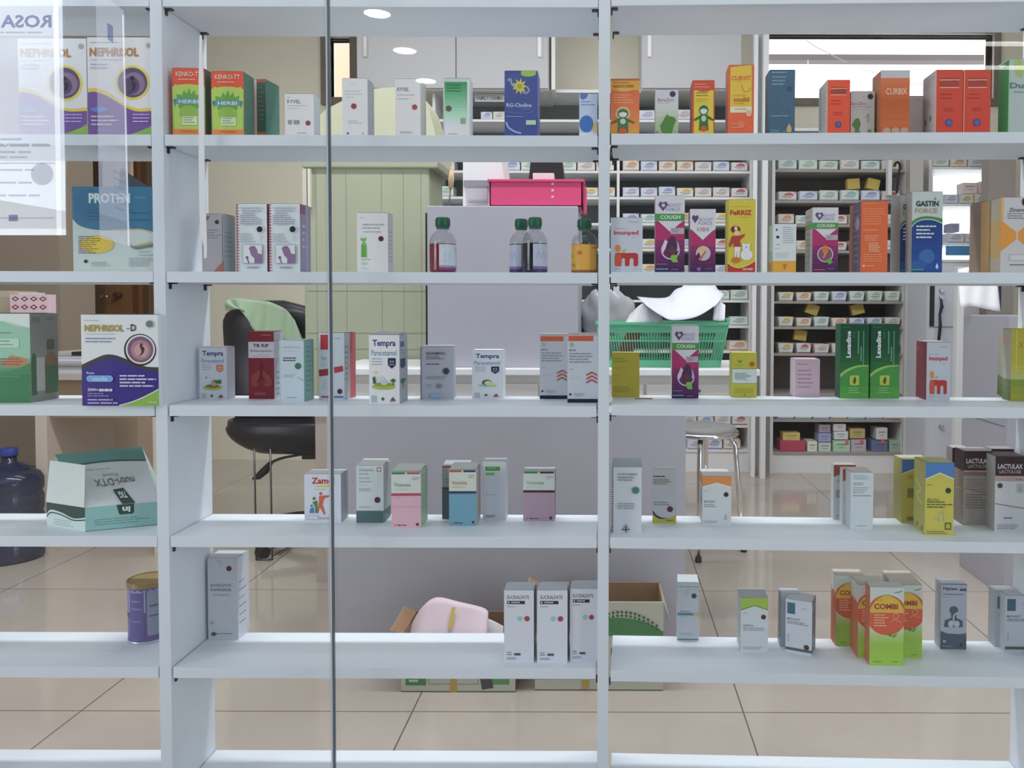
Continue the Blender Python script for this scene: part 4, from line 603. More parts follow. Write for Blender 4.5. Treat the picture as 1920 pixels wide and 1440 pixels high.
carton('medicine_box', 'yellow box with a blue roof shape and dark green dot, standing in front', 1735, 1788, 868, 4, 1004, d=.06, base='#b9b134', sideL='#9a9642', topc='#9a963c', Fr=yel, Ls=[('x', smooth_pts([(.2, .3), (.6, .4), (.3, .5), (.7, .6)]), .08, '#acaa6c'), ('r', .3, .88, .4, .94, '#5c5c24'), ('r', .7, .9, .8, .96, '#5c5c24')])
def lact(front):
    return [('r', 0, 0, 1, .27, '#2b1220'), ('t', 'LACTULAX', .08, .1, .92, .165, '#b8acb4', .03), ('t', 'LACTULOSE', .14, .18, .86, .225, '#a49ca4', .01), ('r', 0, .26, 1, .275, '#b89c7c'), ('r', 0, .28, 1, .33, '#9c8890' if front else '#7c5c6c'), ('t', 'Syrup', .68, .29, .9, .32, '#5c3c4c', .0)] + (
        [('c', .16, .39, .09, '#1c3c24'), ('r', .72, .36, .94, .48, '#98a0a4'), ('p', [(.83, .38), (.88, .46), (.78, .46)], GR), ('x', smooth_pts([(0, .63), (.4, .655), (.7, .675), (1, .69)]), .025, '#8c6034'), ('l', .3, .815, .7, 1, .02, '#3c4048', .6), ('l', .08, .91, .95, 3, .025, '#6c7078', .3)] if front else
        [('l', .05, .38, .9, 5, .032, '#6c6464', .25), ('x', smooth_pts([(0, .5), (.4, .535), (.7, .55), (1, .56)]), .02, '#7c5c3c'), ('l', .05, .58, .95, 6, .035, '#5c5858', .3)])
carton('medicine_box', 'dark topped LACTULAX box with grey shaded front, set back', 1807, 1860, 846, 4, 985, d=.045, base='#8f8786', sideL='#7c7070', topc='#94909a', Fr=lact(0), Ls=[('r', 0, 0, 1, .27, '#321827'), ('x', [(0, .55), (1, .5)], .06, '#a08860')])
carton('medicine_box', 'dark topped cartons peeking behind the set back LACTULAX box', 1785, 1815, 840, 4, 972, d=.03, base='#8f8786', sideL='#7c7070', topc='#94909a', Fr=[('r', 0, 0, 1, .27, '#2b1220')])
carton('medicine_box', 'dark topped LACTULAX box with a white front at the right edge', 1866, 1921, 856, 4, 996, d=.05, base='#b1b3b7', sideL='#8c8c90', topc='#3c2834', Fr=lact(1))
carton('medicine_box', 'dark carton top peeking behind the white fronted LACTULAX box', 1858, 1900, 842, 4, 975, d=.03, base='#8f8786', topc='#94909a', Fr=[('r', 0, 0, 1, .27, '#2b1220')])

# ================================================================ row on the sixth board
z0 = ZB[5]; pc = WZ(267, 1203, z0); rr = (WZ(303, 1200, z0).x - WZ(233, 1200, z0).x) / 2 * 1.02; hc = WY(267, 1090, pc.y).z - z0
can = empty('milk_powder_tin', (pc.x + .001, pc.y + rr * .6, z0), 'purple milk powder tin with a gold lid behind the left upright', 'tin')
m = MB(); m.lathe([(rr * .97, 0), (rr, .002), (rr, .005), (rr * .985, .007), (rr * .985, hc - .012), (rr, hc - .01)], mat('#5a5088', .3), n=48); m.build('tin_body', can)
m = MB(); m.lathe([(rr * 1.0, hc - .012), (rr * 1.03, hc - .011), (rr * 1.03, hc - .001), (rr * .98, hc), (rr * .95, hc - .003), (0.001, hc - .003)], mat('#8c7444', .35, .3), n=48, smooth=False); m.build('gold_lid', can)
m = MB(); m.lathe([(rr * .98, 0.0), (rr * 1.012, .0005), (rr * 1.012, .004), (rr * .99, .005)], mat('#a8acb4', .3, .7), n=48, caps=False); m.build('bottom_rim', can)
m = MB()
def cy(u, v, k): a = R(-160 + 140 * u); rad = rr * .987 + k * .00015; return (rad * math.cos(a), rad * math.sin(a), .006 + (hc - .02) * (1 - v))
def curved(items):
    for it in items:
        _, a, b, c, d, col = it[:6]; n = 8
        for i in range(n):
            u0 = a + (c - a) * i / n; u1 = a + (c - a) * (i + 1) / n
            m.face([cy(u0, b, it[6]), cy(u1, b, it[6]), cy(u1, d, it[6]), cy(u0, d, it[6])], col, True)
curved([('r', 0, 0, 1, .45, '#8c94b0', 1), ('r', 0, .45, .3, .55, '#3c3c54', 1), ('r', .3, .02, .62, .92, '#5c5088', 2), ('r', .31, .02, .6, .05, '#8c84b0', 3), ('r', .68, .02, 1, .9, '#7c8498', 2), ('r', .35, .2, .55, .23, '#7c74a4', 3), ('r', .35, .35, .57, .38, '#7c74a4', 3), ('r', .35, .6, .55, .62, '#7c74a4', 3), ('r', .72, .3, .9, .34, '#4c5c6c', 3), ('r', .72, .5, .9, .53, '#4c5c6c', 3)])
m.build('label', can)
def sucr():
    return [('t', 'SUCRALFATE', .1, .07, .84, .12, '#2c3038', .01), ('r', .1, .145, .7, .19, '#1c1c22'), ('r', .13, .155, .18, .18, '#a8acb4'), ('l', .24, .158, .64, 1, .02, '#a8acb4', .8), ('l', .1, .22, .4, 1, .02, '#4c5058'), ('c', .53, .39, .085, '#7cb4b0'), ('c', .77, .39, .09, '#9c3038'), ('l', .1, .855, .3, 2, .03, '#4c5058', .3), ('r', .34, .87, .55, .9, '#3c4048'), ('l', .1, .93, .6, 2, .018, '#6c7078', .4)]
carton('medicine_box', 'white SUCRALFATE SUSPENSION box with red dot, alone beside the left upright', 389, 446, 1046, 5, 1200, d=.05, base='#a5abb3', sideR='#a9afb7', topc='#9ca4ac', Fr=[('r', 0, 0, .012, 1, '#2c3038'), ('x', [(.3, .05), (.42, .03), (.45, .1)], .03, '#8ca4a0'), ('c', .72, .13, .09, '#4c1c24'), ('t', 'SUCRALFATE', .1, .315, .78, .35, '#6c747e', .02), ('t', 'SUSPENSION', .1, .37, .78, .405, '#6c747e', .02), ('t', '500 mg/5 ml', .2, .435, .7, .465, '#747c86', .0), ('c', .14, .79, .06, '#7c9c98'), ('p', [(.08, .925), (.2, .895), (.32, .925), (.2, .955)], '#3c4850'), ('r', .3, .918, .8, .924, '#5c646c')], Rs=[('l', .1, .3, .8, 6, .1, '#6c727c', .15)])
nms = ['left', 'middle', 'right']
for i, (x0, x1, yt, yb) in enumerate([(945, 1001, 1107, 1242), (1007, 1064, 1107, 1243), (1069, 1121, 1104, 1240)]):
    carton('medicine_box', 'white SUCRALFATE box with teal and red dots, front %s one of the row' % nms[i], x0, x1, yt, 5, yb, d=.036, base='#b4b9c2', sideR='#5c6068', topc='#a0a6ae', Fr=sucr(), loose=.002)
    pz = WZ((x0 + x1) / 2, yb, ZB[5]).y
    carton('medicine_box', 'white SUCRALFATE box, the one standing behind the front %s one' % nms[i], x0 + 4, x1 + 3 if i < 2 else x1, yt - 1, 5, None, yrel=pz + .039, d=.036, base='#a0a6ae', topc='#989ea6', loose=.003)
carton('medicine_box', 'slim white box with a blue and lime stripe and tucked top', 1270, 1310, 1092, 5, 1201, d=.03, base='#a3aab2', topc='#9ca8a8', Fr=[('r', 0, .07, 1, .08, '#5c7c84'), ('x', [(.35, .2), (.55, .1)], .03, '#8c9098'), ('x', [(.4, .23), (.58, .14)], .03, '#8c9098'), ('l', .65, .12, .9, 1, .02, GR), ('c', .78, .23, .12, '#1f3c54'), ('t', 'PROLIC', .12, .485, .62, .51, '#4c8ca8', .01), ('r', 0, .525, .75, .565, '#3f7c94'), ('r', .75, .525, 1, .565, '#a4b43c'), ('l', .1, .585, .65, 1, .02, '#7c98a4'), ('l', .1, .87, .9, 2, .025, '#8c949c', .3), ('r', 0, .97, 1, .985, '#4c6c74')], loose=.006)
carton('medicine_box', 'white box with a lime green roof shape and dark dot', 1389, 1440, 1121, 5, 1223, d=.055, base='#aab2b6', sideL='#8e9498', topc='#7d8488', Fr=roof('#8cb020', '#5c6c3c') + [('l', .08, .28, .25, 1, .03, GR), ('c', .83, .35, .09, '#4c1c24'), ('t', 'CEFSPAN', .08, .49, .45, .53, '#6c747c', .01), ('l', .08, .55, .92, 2, .035, '#7c848c', .4), ('l', .08, .9, .8, 2, .03, '#7c848c', .3)])
teal_f = [('r', .06, .06, .36, .27, '#2f5f74'), ('l', .6, .14, .9, 1, .025, DK), ('t', 'MOLAGIT', .06, .345, .55, .385, '#4c5860', .01), ('l', .06, .41, .95, 2, .03, '#5c6870', .4), ('c', .8, .855, .1, '#4c1c24'), ('r', 0, .9, 1, .95, '#2f5c4c'), ('r', .08, .66, .14, .8, '#98a0a8')]
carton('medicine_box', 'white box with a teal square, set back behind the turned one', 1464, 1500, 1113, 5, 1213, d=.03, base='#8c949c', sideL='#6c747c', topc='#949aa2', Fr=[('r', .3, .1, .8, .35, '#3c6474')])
carton('medicine_box', 'white box with a teal square turned to show its slate side', 1473, 1522, 1126, 5, 1226, d=.045, base='#acb2ba', sideR='#435461', topc='#8d939b', rot=-22, Fr=teal_f, Rs=[('x', [(0, .2), (1, .15)], .08, '#6c8c98'), ('x', [(0, .5), (1, .45)], .06, '#566a7a'), ('r', 0, .96, 1, 1, '#7c949c')])
def combi(full=1):
    c = [('p', [(u, v) for u, v in [(.5 + .54 * math.cos(a * math.pi / 24), .36 + .26 * math.sin(a * math.pi / 24)) for a in range(48)] if True], '#c8542c')]
    pts = []
    for a in range(49):
        u = .5 + .6 * math.cos(a * math.pi / 24); v = .355 + .255 * math.sin(a * math.pi / 24); pts.append((min(1, max(0, u)), v))
    up_ = [(u, v) for u, v in pts[:48] if v <= .325]
    return [('r', 0, 0, 1, .5, '#a9b2ac'), ('g', 0, .5, 1, .72, '#b0b8a8', '#8cb438', 6), ('g', 0, .72, 1, 1, '#86b428', '#93bc20', 3), ('p', pts[:48], '#c8502c'),
            ('p', [(0, .325), (0, .28)] + smooth_pts([(.04, .24), (.2, .15), (.5, .1), (.8, .15), (.96, .24)]) + [(1, .28), (1, .325)], '#d0a420'), ('x', smooth_pts([(0, .28), (.04, .24), (.2, .15), (.5, .1), (.8, .15), (.96, .24), (1, .28)]), .015, '#8c5424'),
            ('t', 'COMBI', .12, .21, .82, .28, '#8c3420', .035), ('l', .15, .16, .35, 1, .02, '#8c7424'), ('l', .12, .345, .6, 5, .034, '#e0a084', .4), ('o', .76, .365, .09, .015, '#e0a084'), ('x', [(.6, .44), (.72, .41), (.85, .43), (.92, .45)], .015, '#e0a084'),
            ('p', [(.5, .59), (.65, .6), (.62, .63), (.55, .61)], '#2f7c34'), ('p', [(.65, .62), (.82, .58), (.72, .64)], '#3f8c3c'), ('x', smooth_pts([(.72, .065), (.85, .06), (.94, .04)]), .02, '#5c645c'), ('l', .1, .945, .35, 1, .02, '#4c6c1c'), ('l', .65, .945, .88, 1, .02, '#4c6c1c')]
CS = [('r', 0, 0, 1, .25, '#a4a89c'), ('x', [(0, .22), (1, .35)], .2, '#b06a44'), ('g', 0, .3, 1, 1, '#b45430', '#b4603c', 3)]
Zr = ZR[5]; pf = WZ(1662, 1248, Zr)
carton('medicine_box', 'orange and green COMBI box standing in front of the cluster', 1631, 1694, 1101, 5, 1248, d=.03, base='#a9b2ac', sideL='#b4603c', sideR='#9cac5c', topc='#a4a8a4', Fr=combi())
grp = 'COMBI boxes packed behind the front one'
yb_seq = [1234, 1227, 1220, 1213, 1207]
nm = ['second', 'third', 'fourth', 'fifth', 'last']
for i, yb in enumerate(yb_seq):
    x0 = 1609 - i * 4.5 + (0 if i < 3 else -28); x0b = 1672 - i * 3.5
    if i < 3 or True:
        carton('medicine_box', 'orange and green COMBI box in the left file, %s row from the front' % nm[i], x0, x0 + 56 - i, 1097 - i * 5 + (0 if i < 3 else -3), 5, yb - (0 if i < 3 else 2), d=.0195, base='#a9b2ac', sideL='#b05a38', topc='#a49a90', Fr=combi(), Ls=CS, group=grp, loose=.0008)
    carton('medicine_box', 'orange and green COMBI box in the right file, %s row from the front' % nm[i], x0b, x0b + 57 - i, 1097 - i * 5, 5, yb, d=.0195, base='#a9b2ac', sideL='#a49a90', sideR='#8c9c6c', topc='#a49a90', Fr=combi(), group=grp, loose=.0008)
carton('medicine_box', 'white and slate Nytex box with a head and lungs symbol', 1764, 1812, 1095, 5, 1217, d=.03, base='#9ba0b0', topc='#a0a6b4', Fr=[('r', 0, 0, 1, .01, '#4c546c'), ('t', 'Nytex', .08, .045, .64, .11, '#2f3c58', .03), ('r', .72, .07, .98, .105, '#3c4c64'), ('t', 'Acetylcysteine', .08, .145, .86, .175, '#4c5870', .02), ('l', .08, .195, .55, 1, .015, GR),
        ('e', .5, .4, .17, .06, '#3c5a68'), ('p', [(.38, .42), (.62, .42), (.6, .52), (.84, .56), (.86, .66), (.14, .66), (.16, .56), (.42, .52)], '#3c5a68'), ('e', .4, .61, .11, .05, '#a4acb4'), ('e', .62, .61, .11, .05, '#a4acb4'), ('x', smooth_pts([(.5, .62), (.5, .5), (.58, .45), (.68, .44)]), .06, '#a4acb4'), ('p', [(0, .72), (.25, .76), (.75, .77), (1, .75), (1, 1), (0, 1)], '#3f5663'), ('t', 'M', .1, .86, .2, .9, '#a4b4bc', .02), ('l', .08, .95, .6, 1, .02, '#8c9ca8'), ('c', .8, .93, .07, '#2c3c48')])
carton('medicine_box', 'white box with a teal square, second copy set back at the right edge', 1866, 1905, 1108, 5, 1213, d=.03, base='#989ea8', sideL='#84888c', topc='#949aa2', Fr=[('r', .1, .1, .5, .32, '#3c6474'), ('l', .1, .4, .9, 2, .04, GR)])
carton('medicine_box', 'white box with a teal square standing foremost at the right edge', 1885, 1938, 1117, 5, 1223, d=.04, base='#acb2bc', sideL='#98a0a4', topc='#949aa2', Fr=teal_f)

# ================================================================ the room
CEIL = 3.4; YB = 4.15
wall_m = mat('#d3c3b0', .75, noise=.02, nscale=3, g=.62); wall_g = mat('#a8a69e', .75, noise=.02, nscale=3); white_m = mat('#d2d2d0', .5, noise=.01, nscale=5); frame_w = mat('#d4d6d8', .35)
def floor_mat():
    m = bpy.data.materials.new('glossy_tile'); m.use_nodes = True; nt = m.node_tree; b = nt.nodes['Principled BSDF']
    tc = nt.nodes.new('ShaderNodeTexCoord'); mp = nt.nodes.new('ShaderNodeMapping'); br = nt.nodes.new('ShaderNodeTexBrick'); n = nt.nodes.new('ShaderNodeTexNoise'); r = nt.nodes.new('ShaderNodeValToRGB')
    T = .915
    mp.inputs['Location'].default_value = (-.377 + 10 * T, -1.57 + 10 * T, 0)
    br.offset = 0; br.squash = 1; br.inputs['Scale'].default_value = 1; br.inputs['Brick Width'].default_value = T; br.inputs['Row Height'].default_value = T
    br.inputs['Mortar Size'].default_value = .0022; br.inputs['Mortar Smooth'].default_value = .1
    n.inputs['Scale'].default_value = 1.6; n.inputs['Detail'].default_value = 6; n.inputs['Roughness'].default_value = .6
    r.color_ramp.elements[0].position = .3; r.color_ramp.elements[1].position = .75
    r.color_ramp.elements[0].color = (*rgb('#958b81'), 1); r.color_ramp.elements[1].color = (*rgb('#a0978d'), 1)
    nt.links.new(tc.outputs['Object'], mp.inputs[0]); nt.links.new(mp.outputs[0], br.inputs['Vector']); nt.links.new(tc.outputs['Object'], n.inputs['Vector'])
    nt.links.new(n.outputs['Fac'], r.inputs[0]); nt.links.new(r.outputs[0], br.inputs['Color1']); nt.links.new(r.outputs[0], br.inputs['Color2'])
    br.inputs['Mortar'].default_value = (*rgb('#5c5048'), 1)
    nt.links.new(br.outputs['Color'], b.inputs['Base Color']); b.inputs['Roughness'].default_value = .09; b.inputs['Specular IOR Level'].default_value = .55
    return m
m = MB(); m.face([(-6, -8, 0), (6, -8, 0), (6, YB + .2, 0), (-6, YB + .2, 0)], floor_mat()); struct(m.build('floor'))
m = MB(); m.box((-6, -8, CEIL), (6, YB + .2, CEIL + .1), mat('#c8c8c6', .8)); struct(m.build('ceiling'))
for nm, a, b, c in (('wall_left', (-6.1, -8, 0), (-6, YB + .2, CEIL), '#c0b4a4'), ('wall_right', (6, -8, 0), (6.1, YB + .2, CEIL), '#b4b0a8'), ('wall_front', (-6, -8.1, 0), (6, -8, CEIL), '#6a6c70')):
    m = MB(); m.box(a, b, mat(c, .85)); struct(m.build(nm))
def R4(x0, y0, x1, y1, Y):
    a = WY(x0, y0, Y); b = WY(x1, y1, Y); c = WY(x0, y1, Y); d = WY(x1, y0, Y)
    return (a.x + c.x) / 2, (b.x + d.x) / 2, (c.z + b.z) / 2, (a.z + d.z) / 2   # x0 x1 zlow zhigh
holes = [R4(1428, 65, 1860, 186, YB), R4(1745, 316, 1862, 520, YB), R4(617, 72, 658, 184, YB)]
xs = sorted(set([-6, 6] + [h[0] for h in holes] + [h[1] for h in holes])); zs_ = sorted(set([0, CEIL] + [h[2] for h in holes] + [h[3] for h in holes]))
m = MB()
for i in range(len(xs) - 1):
    for j in range(len(zs_) - 1):
        cx, cz = (xs[i] + xs[i + 1]) / 2, (zs_[j] + zs_[j + 1]) / 2
        if any(h[0] < cx < h[1] and h[2] < cz < h[3] for h in holes): continue
        m.box((xs[i], YB, zs_[j]), (xs[i + 1], YB + .12, zs_[j + 1]), wall_m)
struct(m.build('wall_back'))
dkwood = mat('#6c6054', .5, noise=.1, nscale=12); brown = mat('#8a5f3c', .45, noise=.12, nscale=9)
for k, h in enumerate(holes):
    m = MB(); t = .05; dm = dkwood if k != 1 else frame_w
    for a, b in (((h[0] - t, YB - .03, h[2] - t), (h[0], YB + .1, h[3] + t)), ((h[1], YB - .03, h[2] - t), (h[1] + t, YB + .1, h[3] + t)), ((h[0], YB - .03, h[3]), (h[1], YB + .1, h[3] + t)), ((h[0], YB - .03, h[2] - t), (h[1], YB + .1, h[2]))): m.box(a, b, dm)
    o = struct(m.build('window_%d' % (k + 1)))
    p = MB(); p.box((h[0], YB + .04, h[2]), (h[1], YB + .046, h[3]), clear_mat('pane%d' % k, (.97, .98, .98))); p.build('pane', o)
# outside, seen through the windows
x0, x1, za, zb_ = R4(1380, 102, 1900, 113, 5.4)
m = MB(); m.box((x0, 5.4, za), (x1, 5.52, zb_), mat('#4c4646', .7)); beam = tag(m.build('roof_beam'), 'grey horizontal roof beam with thin cables outside the wide back window', 'beam')
def cable(pts, Y, r, col, label, nm='cable'):
    m = MB(); m.tube([WY(x, y, Y) for x, y in pts], r, mat(col, .6), n=6); return m.build(nm, beam)
cable(smooth_pts([(1500, 66), (1525, 85), (1560, 103), (1588, 117)]), 5.3, .004, '#6c6468', 'thin cable sagging diagonally across the wide back window')
cable(smooth_pts([(1615, 130), (1645, 138), (1700, 154), (1740, 158), (1900, 164)]), 5.3, .004, '#8c8488', 'thin cable low behind the orange boxes in the wide back window')
cable([(1515, 113), (1515, 186)], 5.3, .004, '#9c9898', 'upright thin rod below the beam outside the back window', 'rod')
x0, x1, za, zb_ = R4(560, 20, 720, 240, 4.9)
m = MB(); m.box((x0, 4.9, za), (x1, 5.0, zb_), mat('#d89c8c', .8)); tag(m.build('outside_wall_panel'), 'pink lit wall panel outside the small window', 'wall panel')

def slab(name, label, cat, px, Y, d, col, parent=None, bev=.002, floor=False, group=None):
    x0, x1, z0_, z1 = R4(*px, Y)
    if floor: z0_ = 0
    m = MB(); m.box((x0, Y, z0_), (x1, Y + d, z1), mat(col, .5) if isinstance(col, str) else col, bev=bev)
    o = m.build(name, parent); 
    if label: tag(o, label, cat, group)
    return o
# door and beige things at the far left
dr = struct(slab('door_1', None, None, (180, 250, 278, 858), YB - .04, .04, brown, floor=True))
slab('door_frame', None, None, (178, 245, 194, 858), YB - .06, .06, mat('#5f4630', .5), dr, floor=True); slab('door_frame', None, None, (250, 245, 259, 858), YB - .05, .05, mat('#6c4428', .5), dr, floor=True)
slab('door_frame', None, None, (270, 245, 279, 858), YB - .06, .06, mat('#5f4630', .5), dr, floor=True)
a = WY(190, 556, YB - .1); m = MB(); m.tube([a, a + Vector((.02, -.03, 0)), a + Vector((.07, -.03, 0))], .009, mat('#9c948c', .25, 1)); m.tube([a + Vector((.1, 0, .012)), a + Vector((.1, .05, .012))], .02, mat('#5c3828', .3)); m.build('door_handle', dr)
slab('whiteboard', 'white paper sheet on the wall above the teal and white box', 'paper sheet', (118, 296, 186, 396), YB - .02, .015, '#dcd8e4')
slab('wall_panel', 'cream panel hanging in front of the wooden door', 'panel', (192, 290, 246, 412), YB - .15, .03, '#c4b8a4')
slab('pillar', 'taupe pillar at the far left reaching the ceiling', 'pillar', (-300, -200, 110, 900), 3.0, .3, mat('#8a7d6e', .7, noise=.03, nscale=3), floor=True)
slab('pillar', 'pale cream pillar behind the open teal box', 'pillar', (112, 250, 135, 900), 3.1, .2, '#c8baa8', floor=True)
slab('cupboard', 'tan cupboard standing against the back wall below the door handle', 'cupboard', (86, 700, 258, 884), 3.5, .4, mat('#a38f7c', .6, noise=.04, nscale=4), floor=True)
# desk on the left
YD = 1.95
desk = empty('desk', tuple(WZ(100, 1040, 0)), 'grey topped desk behind the left bay with a cream leg', 'desk')
def under(root, o): o.parent = root; o.matrix_parent_inverse = Matrix.Translation(-root.location) if False else Matrix.Identity(4); o.location = o.location - root.location; return o
x0, x1, za, zt = R4(-200, 700, 290, 712, YD)
m = MB(); m.box((x0, YD, zt - .03), (x1, YD + .6, zt), mat('#9a948c', .5), bev=.002); under(desk, m.build('desk_top')); desk.children[0].parent = desk
xl0, xl1, _, _ = R4(58, 712, 80, 1040, YD)
m = MB(); m.box((xl0, YD + .03, 0), (xl1, YD + .5, zt - .03), mat('#b3a698', .5)); under(desk, m.build('leg')).parent = desk
m = MB(); m.box((x1 - .03, YD + .03, 0), (x1 - .01, YD + .5, zt - .03), mat('#b3a698', .5)); under(desk, m.build('leg')).parent = desk
xa, xb, _, _ = R4(85, 700, 290, 760, YD)
m = MB(); m.box((xa, YD + .04, zt - .2), (x1 - .03, YD + .06, zt - .03), mat('#8a7458', .6)); under(desk, m.build('kraft_panel')).parent = desk
for k in range(6):
    xa, xb, _, _ = R4(90 - k * 2, 700, 280 - k * 9, 700, YD + .1)
    m = MB(); m.box((xa, YD + .06 + .01 * (k % 3), zt + k * .012), (xb, YD + .36, zt + k * .012 + .011), mat(['#a8a8ac', '#8c8c90', '#b8b4ae', '#94949a', '#b4b4b8', '#a0a0a4'][k], .6)); tag(m.build('paper_stack'), 'bundle of grey papers number %s up in the pile on the left desk' % ['one', 'two', 'three', 'four', 'five', 'six'][k], 'papers', 'paper bundles on the left desk')
m = MB(); xa, xb, _, _ = R4(98, 640, 175, 640, YD + .1); zz_ = zt + .072
m.box((xa, YD + .08, zz_), (xb, YD + .28, zz_ + .018), mat('#9a948c', .5), bev=.004); m.box((WY(140, 640, YD + .1).x, YD + .078, zz_ + .002), (xb, YD + .2, zz_ + .0185), mat('#15151a', .4)); tag(m.build('paper_tray'), 'flat cream tray with a black end on the paper pile', 'tray')
# pink patterned box
x0, x1, za, zb_ = R4(20, 552, 92, 700, YD + .25)
pb = MB(); pb.box((x0, YD + .25, zt), (x1, YD + .3, zb_), mat('#c8aeb4', .5))
pbo = []
for r_ in range(9):
    for c_ in range(4):
        u = .14 + c_ * .24; v = .06 + r_ * .11
        pbo += [('p', [(u - .1, v), (u, v - .035), (u + .1, v), (u, v + .035)], '#7c2c48'), ('e', u, v, .04, .014, '#d8b8c0')]
w_ = x1 - x0; h_ = zb_ - zt
deco(pb, lambda u, v, k: (x0 + u * w_, YD + .25 - k * .0001, zt + h_ * (1 - v)), w_, h_, pbo)
for k in range(14): pb.tube([(x0 + w_ * (.2 + k * .05), YD + .26, zb_ - .003), (x0 + w_ * (.2 + k * .05), YD + .26, zb_ + .008)], .0025, mat('#d8d4d8', .5), n=6)
tag(pb.build('patterned_box'), 'pink and maroon patterned box with white spiral top on the left desk', 'box')
slab('cloth_bundle', 'beige cloth covered bundle left of the patterned box', 'bundle', (-60, 545, 30, 700), YD + .3, .2, mat('#a09480', .8), bev=.03)
# water jug
jc = WZ(-6, 1057, 0); jr = .135
jug = empty('water_jug', (jc.x, jc.y + jr * .6, 0), 'large dark blue water jug standing on the floor at the left edge', 'water jug')
jm = mat('#27304c', .12, 0, .6, trans=.25)
prof = [(.12, 0), (.133, .01), (.135, .03), (.135, .09), (.128, .1), (.135, .112), (.135, .2), (.128, .21), (.135, .222), (.137, .28), (.128, .3), (.137, .32), (.136, .36), (.12, .385), (.07, .405), (.045, .42), (.03, .43), (.028, .47)]
m = MB(); m.lathe(prof, jm, n=40); m.build('jug_body', jug)
m = MB(); m.lathe([(.033, .455), (.034, .46), (.034, .487), (.03, .49)], mat('#2c3c8c', .4), n=28); m.build('cap', jug)
m = MB()
def jq(u, v, k): a_ = R(-95 + 70 * u); r_ = .1385 + k * .0002; return (r_ * math.cos(a_), r_ * math.sin(a_), .12 + .085 * (1 - v))
def jfan(items):
    deco(m, jq, .17, .085, items)
jfan([('e', .62, .5, .3, .48, '#7c88b4'), ('e', .62, .53, .27, .42, '#22348c'), ('r', .45, .55, .52, .8, '#a4b0d4'), ('r', .56, .55, .63, .8, '#a4b0d4'), ('r', .67, .55, .74, .8, '#a4b0d4'), ('r', .45, .35, .74, .39, '#5c70b4')])
m.build('label', jug)

# ---------------------------------------------------------------- olive cabinet and counter
YO = 1.62
ol = mat('#8d9079', .45, noise=.03, nscale=5)
x0, x1, za, zt = R4(570, 306, 806, 760, YO)
oroot = empty('olive_cabinet', (x0, YO, 0), 'tall olive green panelled cabinet with a rounded top behind the counter', 'cabinet')
def part(root, mb, name):
    o = mb.build(name); o.location = -Vector(root.location); o.parent = root; return o
m = MB(); m.box((x0, YO, .72), (x1, YO + .25, zt), ol, bev=.012)
for px_ in (594, 650, 716, 757, 790): 
    xx = WY(px_, 500, YO).x; m.box((xx - .0008, YO - .0012, .74), (xx + .0008, YO, zt - .03), mat('#7c7f69', .5))
for py_ in (546, 625, 655):
    zz_ = WY(650, py_, YO).z; m.box((x0 + .01, YO - .0012, zz_), (x1 - .01, YO, zz_ + .0016), mat('#6c6f5b', .5))
part(oroot, m, 'cabinet_body')
m = MB(); x2, x3, _, _ = R4(568, 303, 822, 316, YO); m.box((x2, YO - .015, zt - .02), (x3, YO + .26, zt + .012), ol, bev=.006); part(oroot, m, 'top_ledge')
m = MB(); prof = smooth_pts([(592, 305), (594, 235), (606, 210), (640, 190), (680, 171), (730, 164), (775, 168), (797, 190), (812, 235), (826, 305)], 4)
a_ = [WY(x, y, YO + .05) for x, y in prof]; b_ = [p + Vector((0, .22, 0)) for p in a_]
om = mat('#a1a287', .5, noise=.02, nscale=4)
for i in range(len(a_) - 1): m.face([a_[i], a_[i + 1], b_[i + 1], b_[i]], om, True)
m.face(a_, om); m.face(list(reversed(b_)), om); part(oroot, m, 'hood')
m = MB(); x2, x3, _, _ = R4(586, 760, 780, 900, YO); m.box((x2, YO + .03, 0), (x3, YO + .24, .72), mat('#9a8f84', .6)); part(oroot, m, 'base')
m = MB(); x2, x3, z2, z3 = R4(567, 316, 582, 388, YO - .02); m.box((x2, YO - .02, z2), (x2 + (x3 - x2) * .5, YO + .02, z3), mat('#a8a49a', .5)); m.box((x2 + (x3 - x2) * .65, YO - .02, z2), (x3, YO + .02, z3), mat('#b8b4a4', .5)); part(oroot, m, 'hinge_strip')

grey_m = mat('#95949d', .55, noise=.015, nscale=6)
YP = 1.0
croot = empty('counter', (WY(955, 800, YP).x, YP, 0), 'grey fronted counter with a white ledge behind the middle bay', 'counter')
x0, x1, _, zt = R4(626, 772, 1285, 1240, YP)
m = MB(); m.box((x0, YP, 0), (x1, YP + .55, zt), grey_m, bev=.002); part(croot, m, 'front_panel')
x2, x3, _, _ = R4(612, 772, 626, 1240, YP); m = MB(); m.box((x2, YP + .01, 0), (x0, YP + .5, zt), mat('#a8a7a6', .5)); part(croot, m, 'side_panel')
YL = 1.14
x0, x1, z2, z3 = R4(598, 692, 1425, 704, YL)
m = MB(); m.box((x0, YL, z2), (x1, YL + .465, z3), frame_w, bev=.003); part(croot, m, 'worktop')
LEDGE = z3
x4, x5, _, _ = R4(620, 705, 1405, 745, YL + .02)
m = MB(); m.box((x4, YL + .02, zt), (x5, YL + .45, z2), mat('#a6a29c', .55)); o = part(croot, m, 'drawer_box')
for k in range(4):
    w_ = (x5 - x4) / 4
    m = MB(); m.box((x4 + k * w_ + .006, YL + .012, zt + .012), (x4 + (k + 1) * w_ - .006, YL + .02, z2 - .03), mat('#aeaaa3', .5), bev=.001); d_ = m.build('drawer'); d_.parent = croot; d_.location = -Vector(croot.location)
    m = MB(); m.box((x4 + (k + .5) * w_ - .01, YL + .004, (zt + z2) / 2 - .004), (x4 + (k + .5) * w_ + .01, YL + .012, (zt + z2) / 2 + .004), mat('#3c3c40', .4)); m.build('handle', d_)
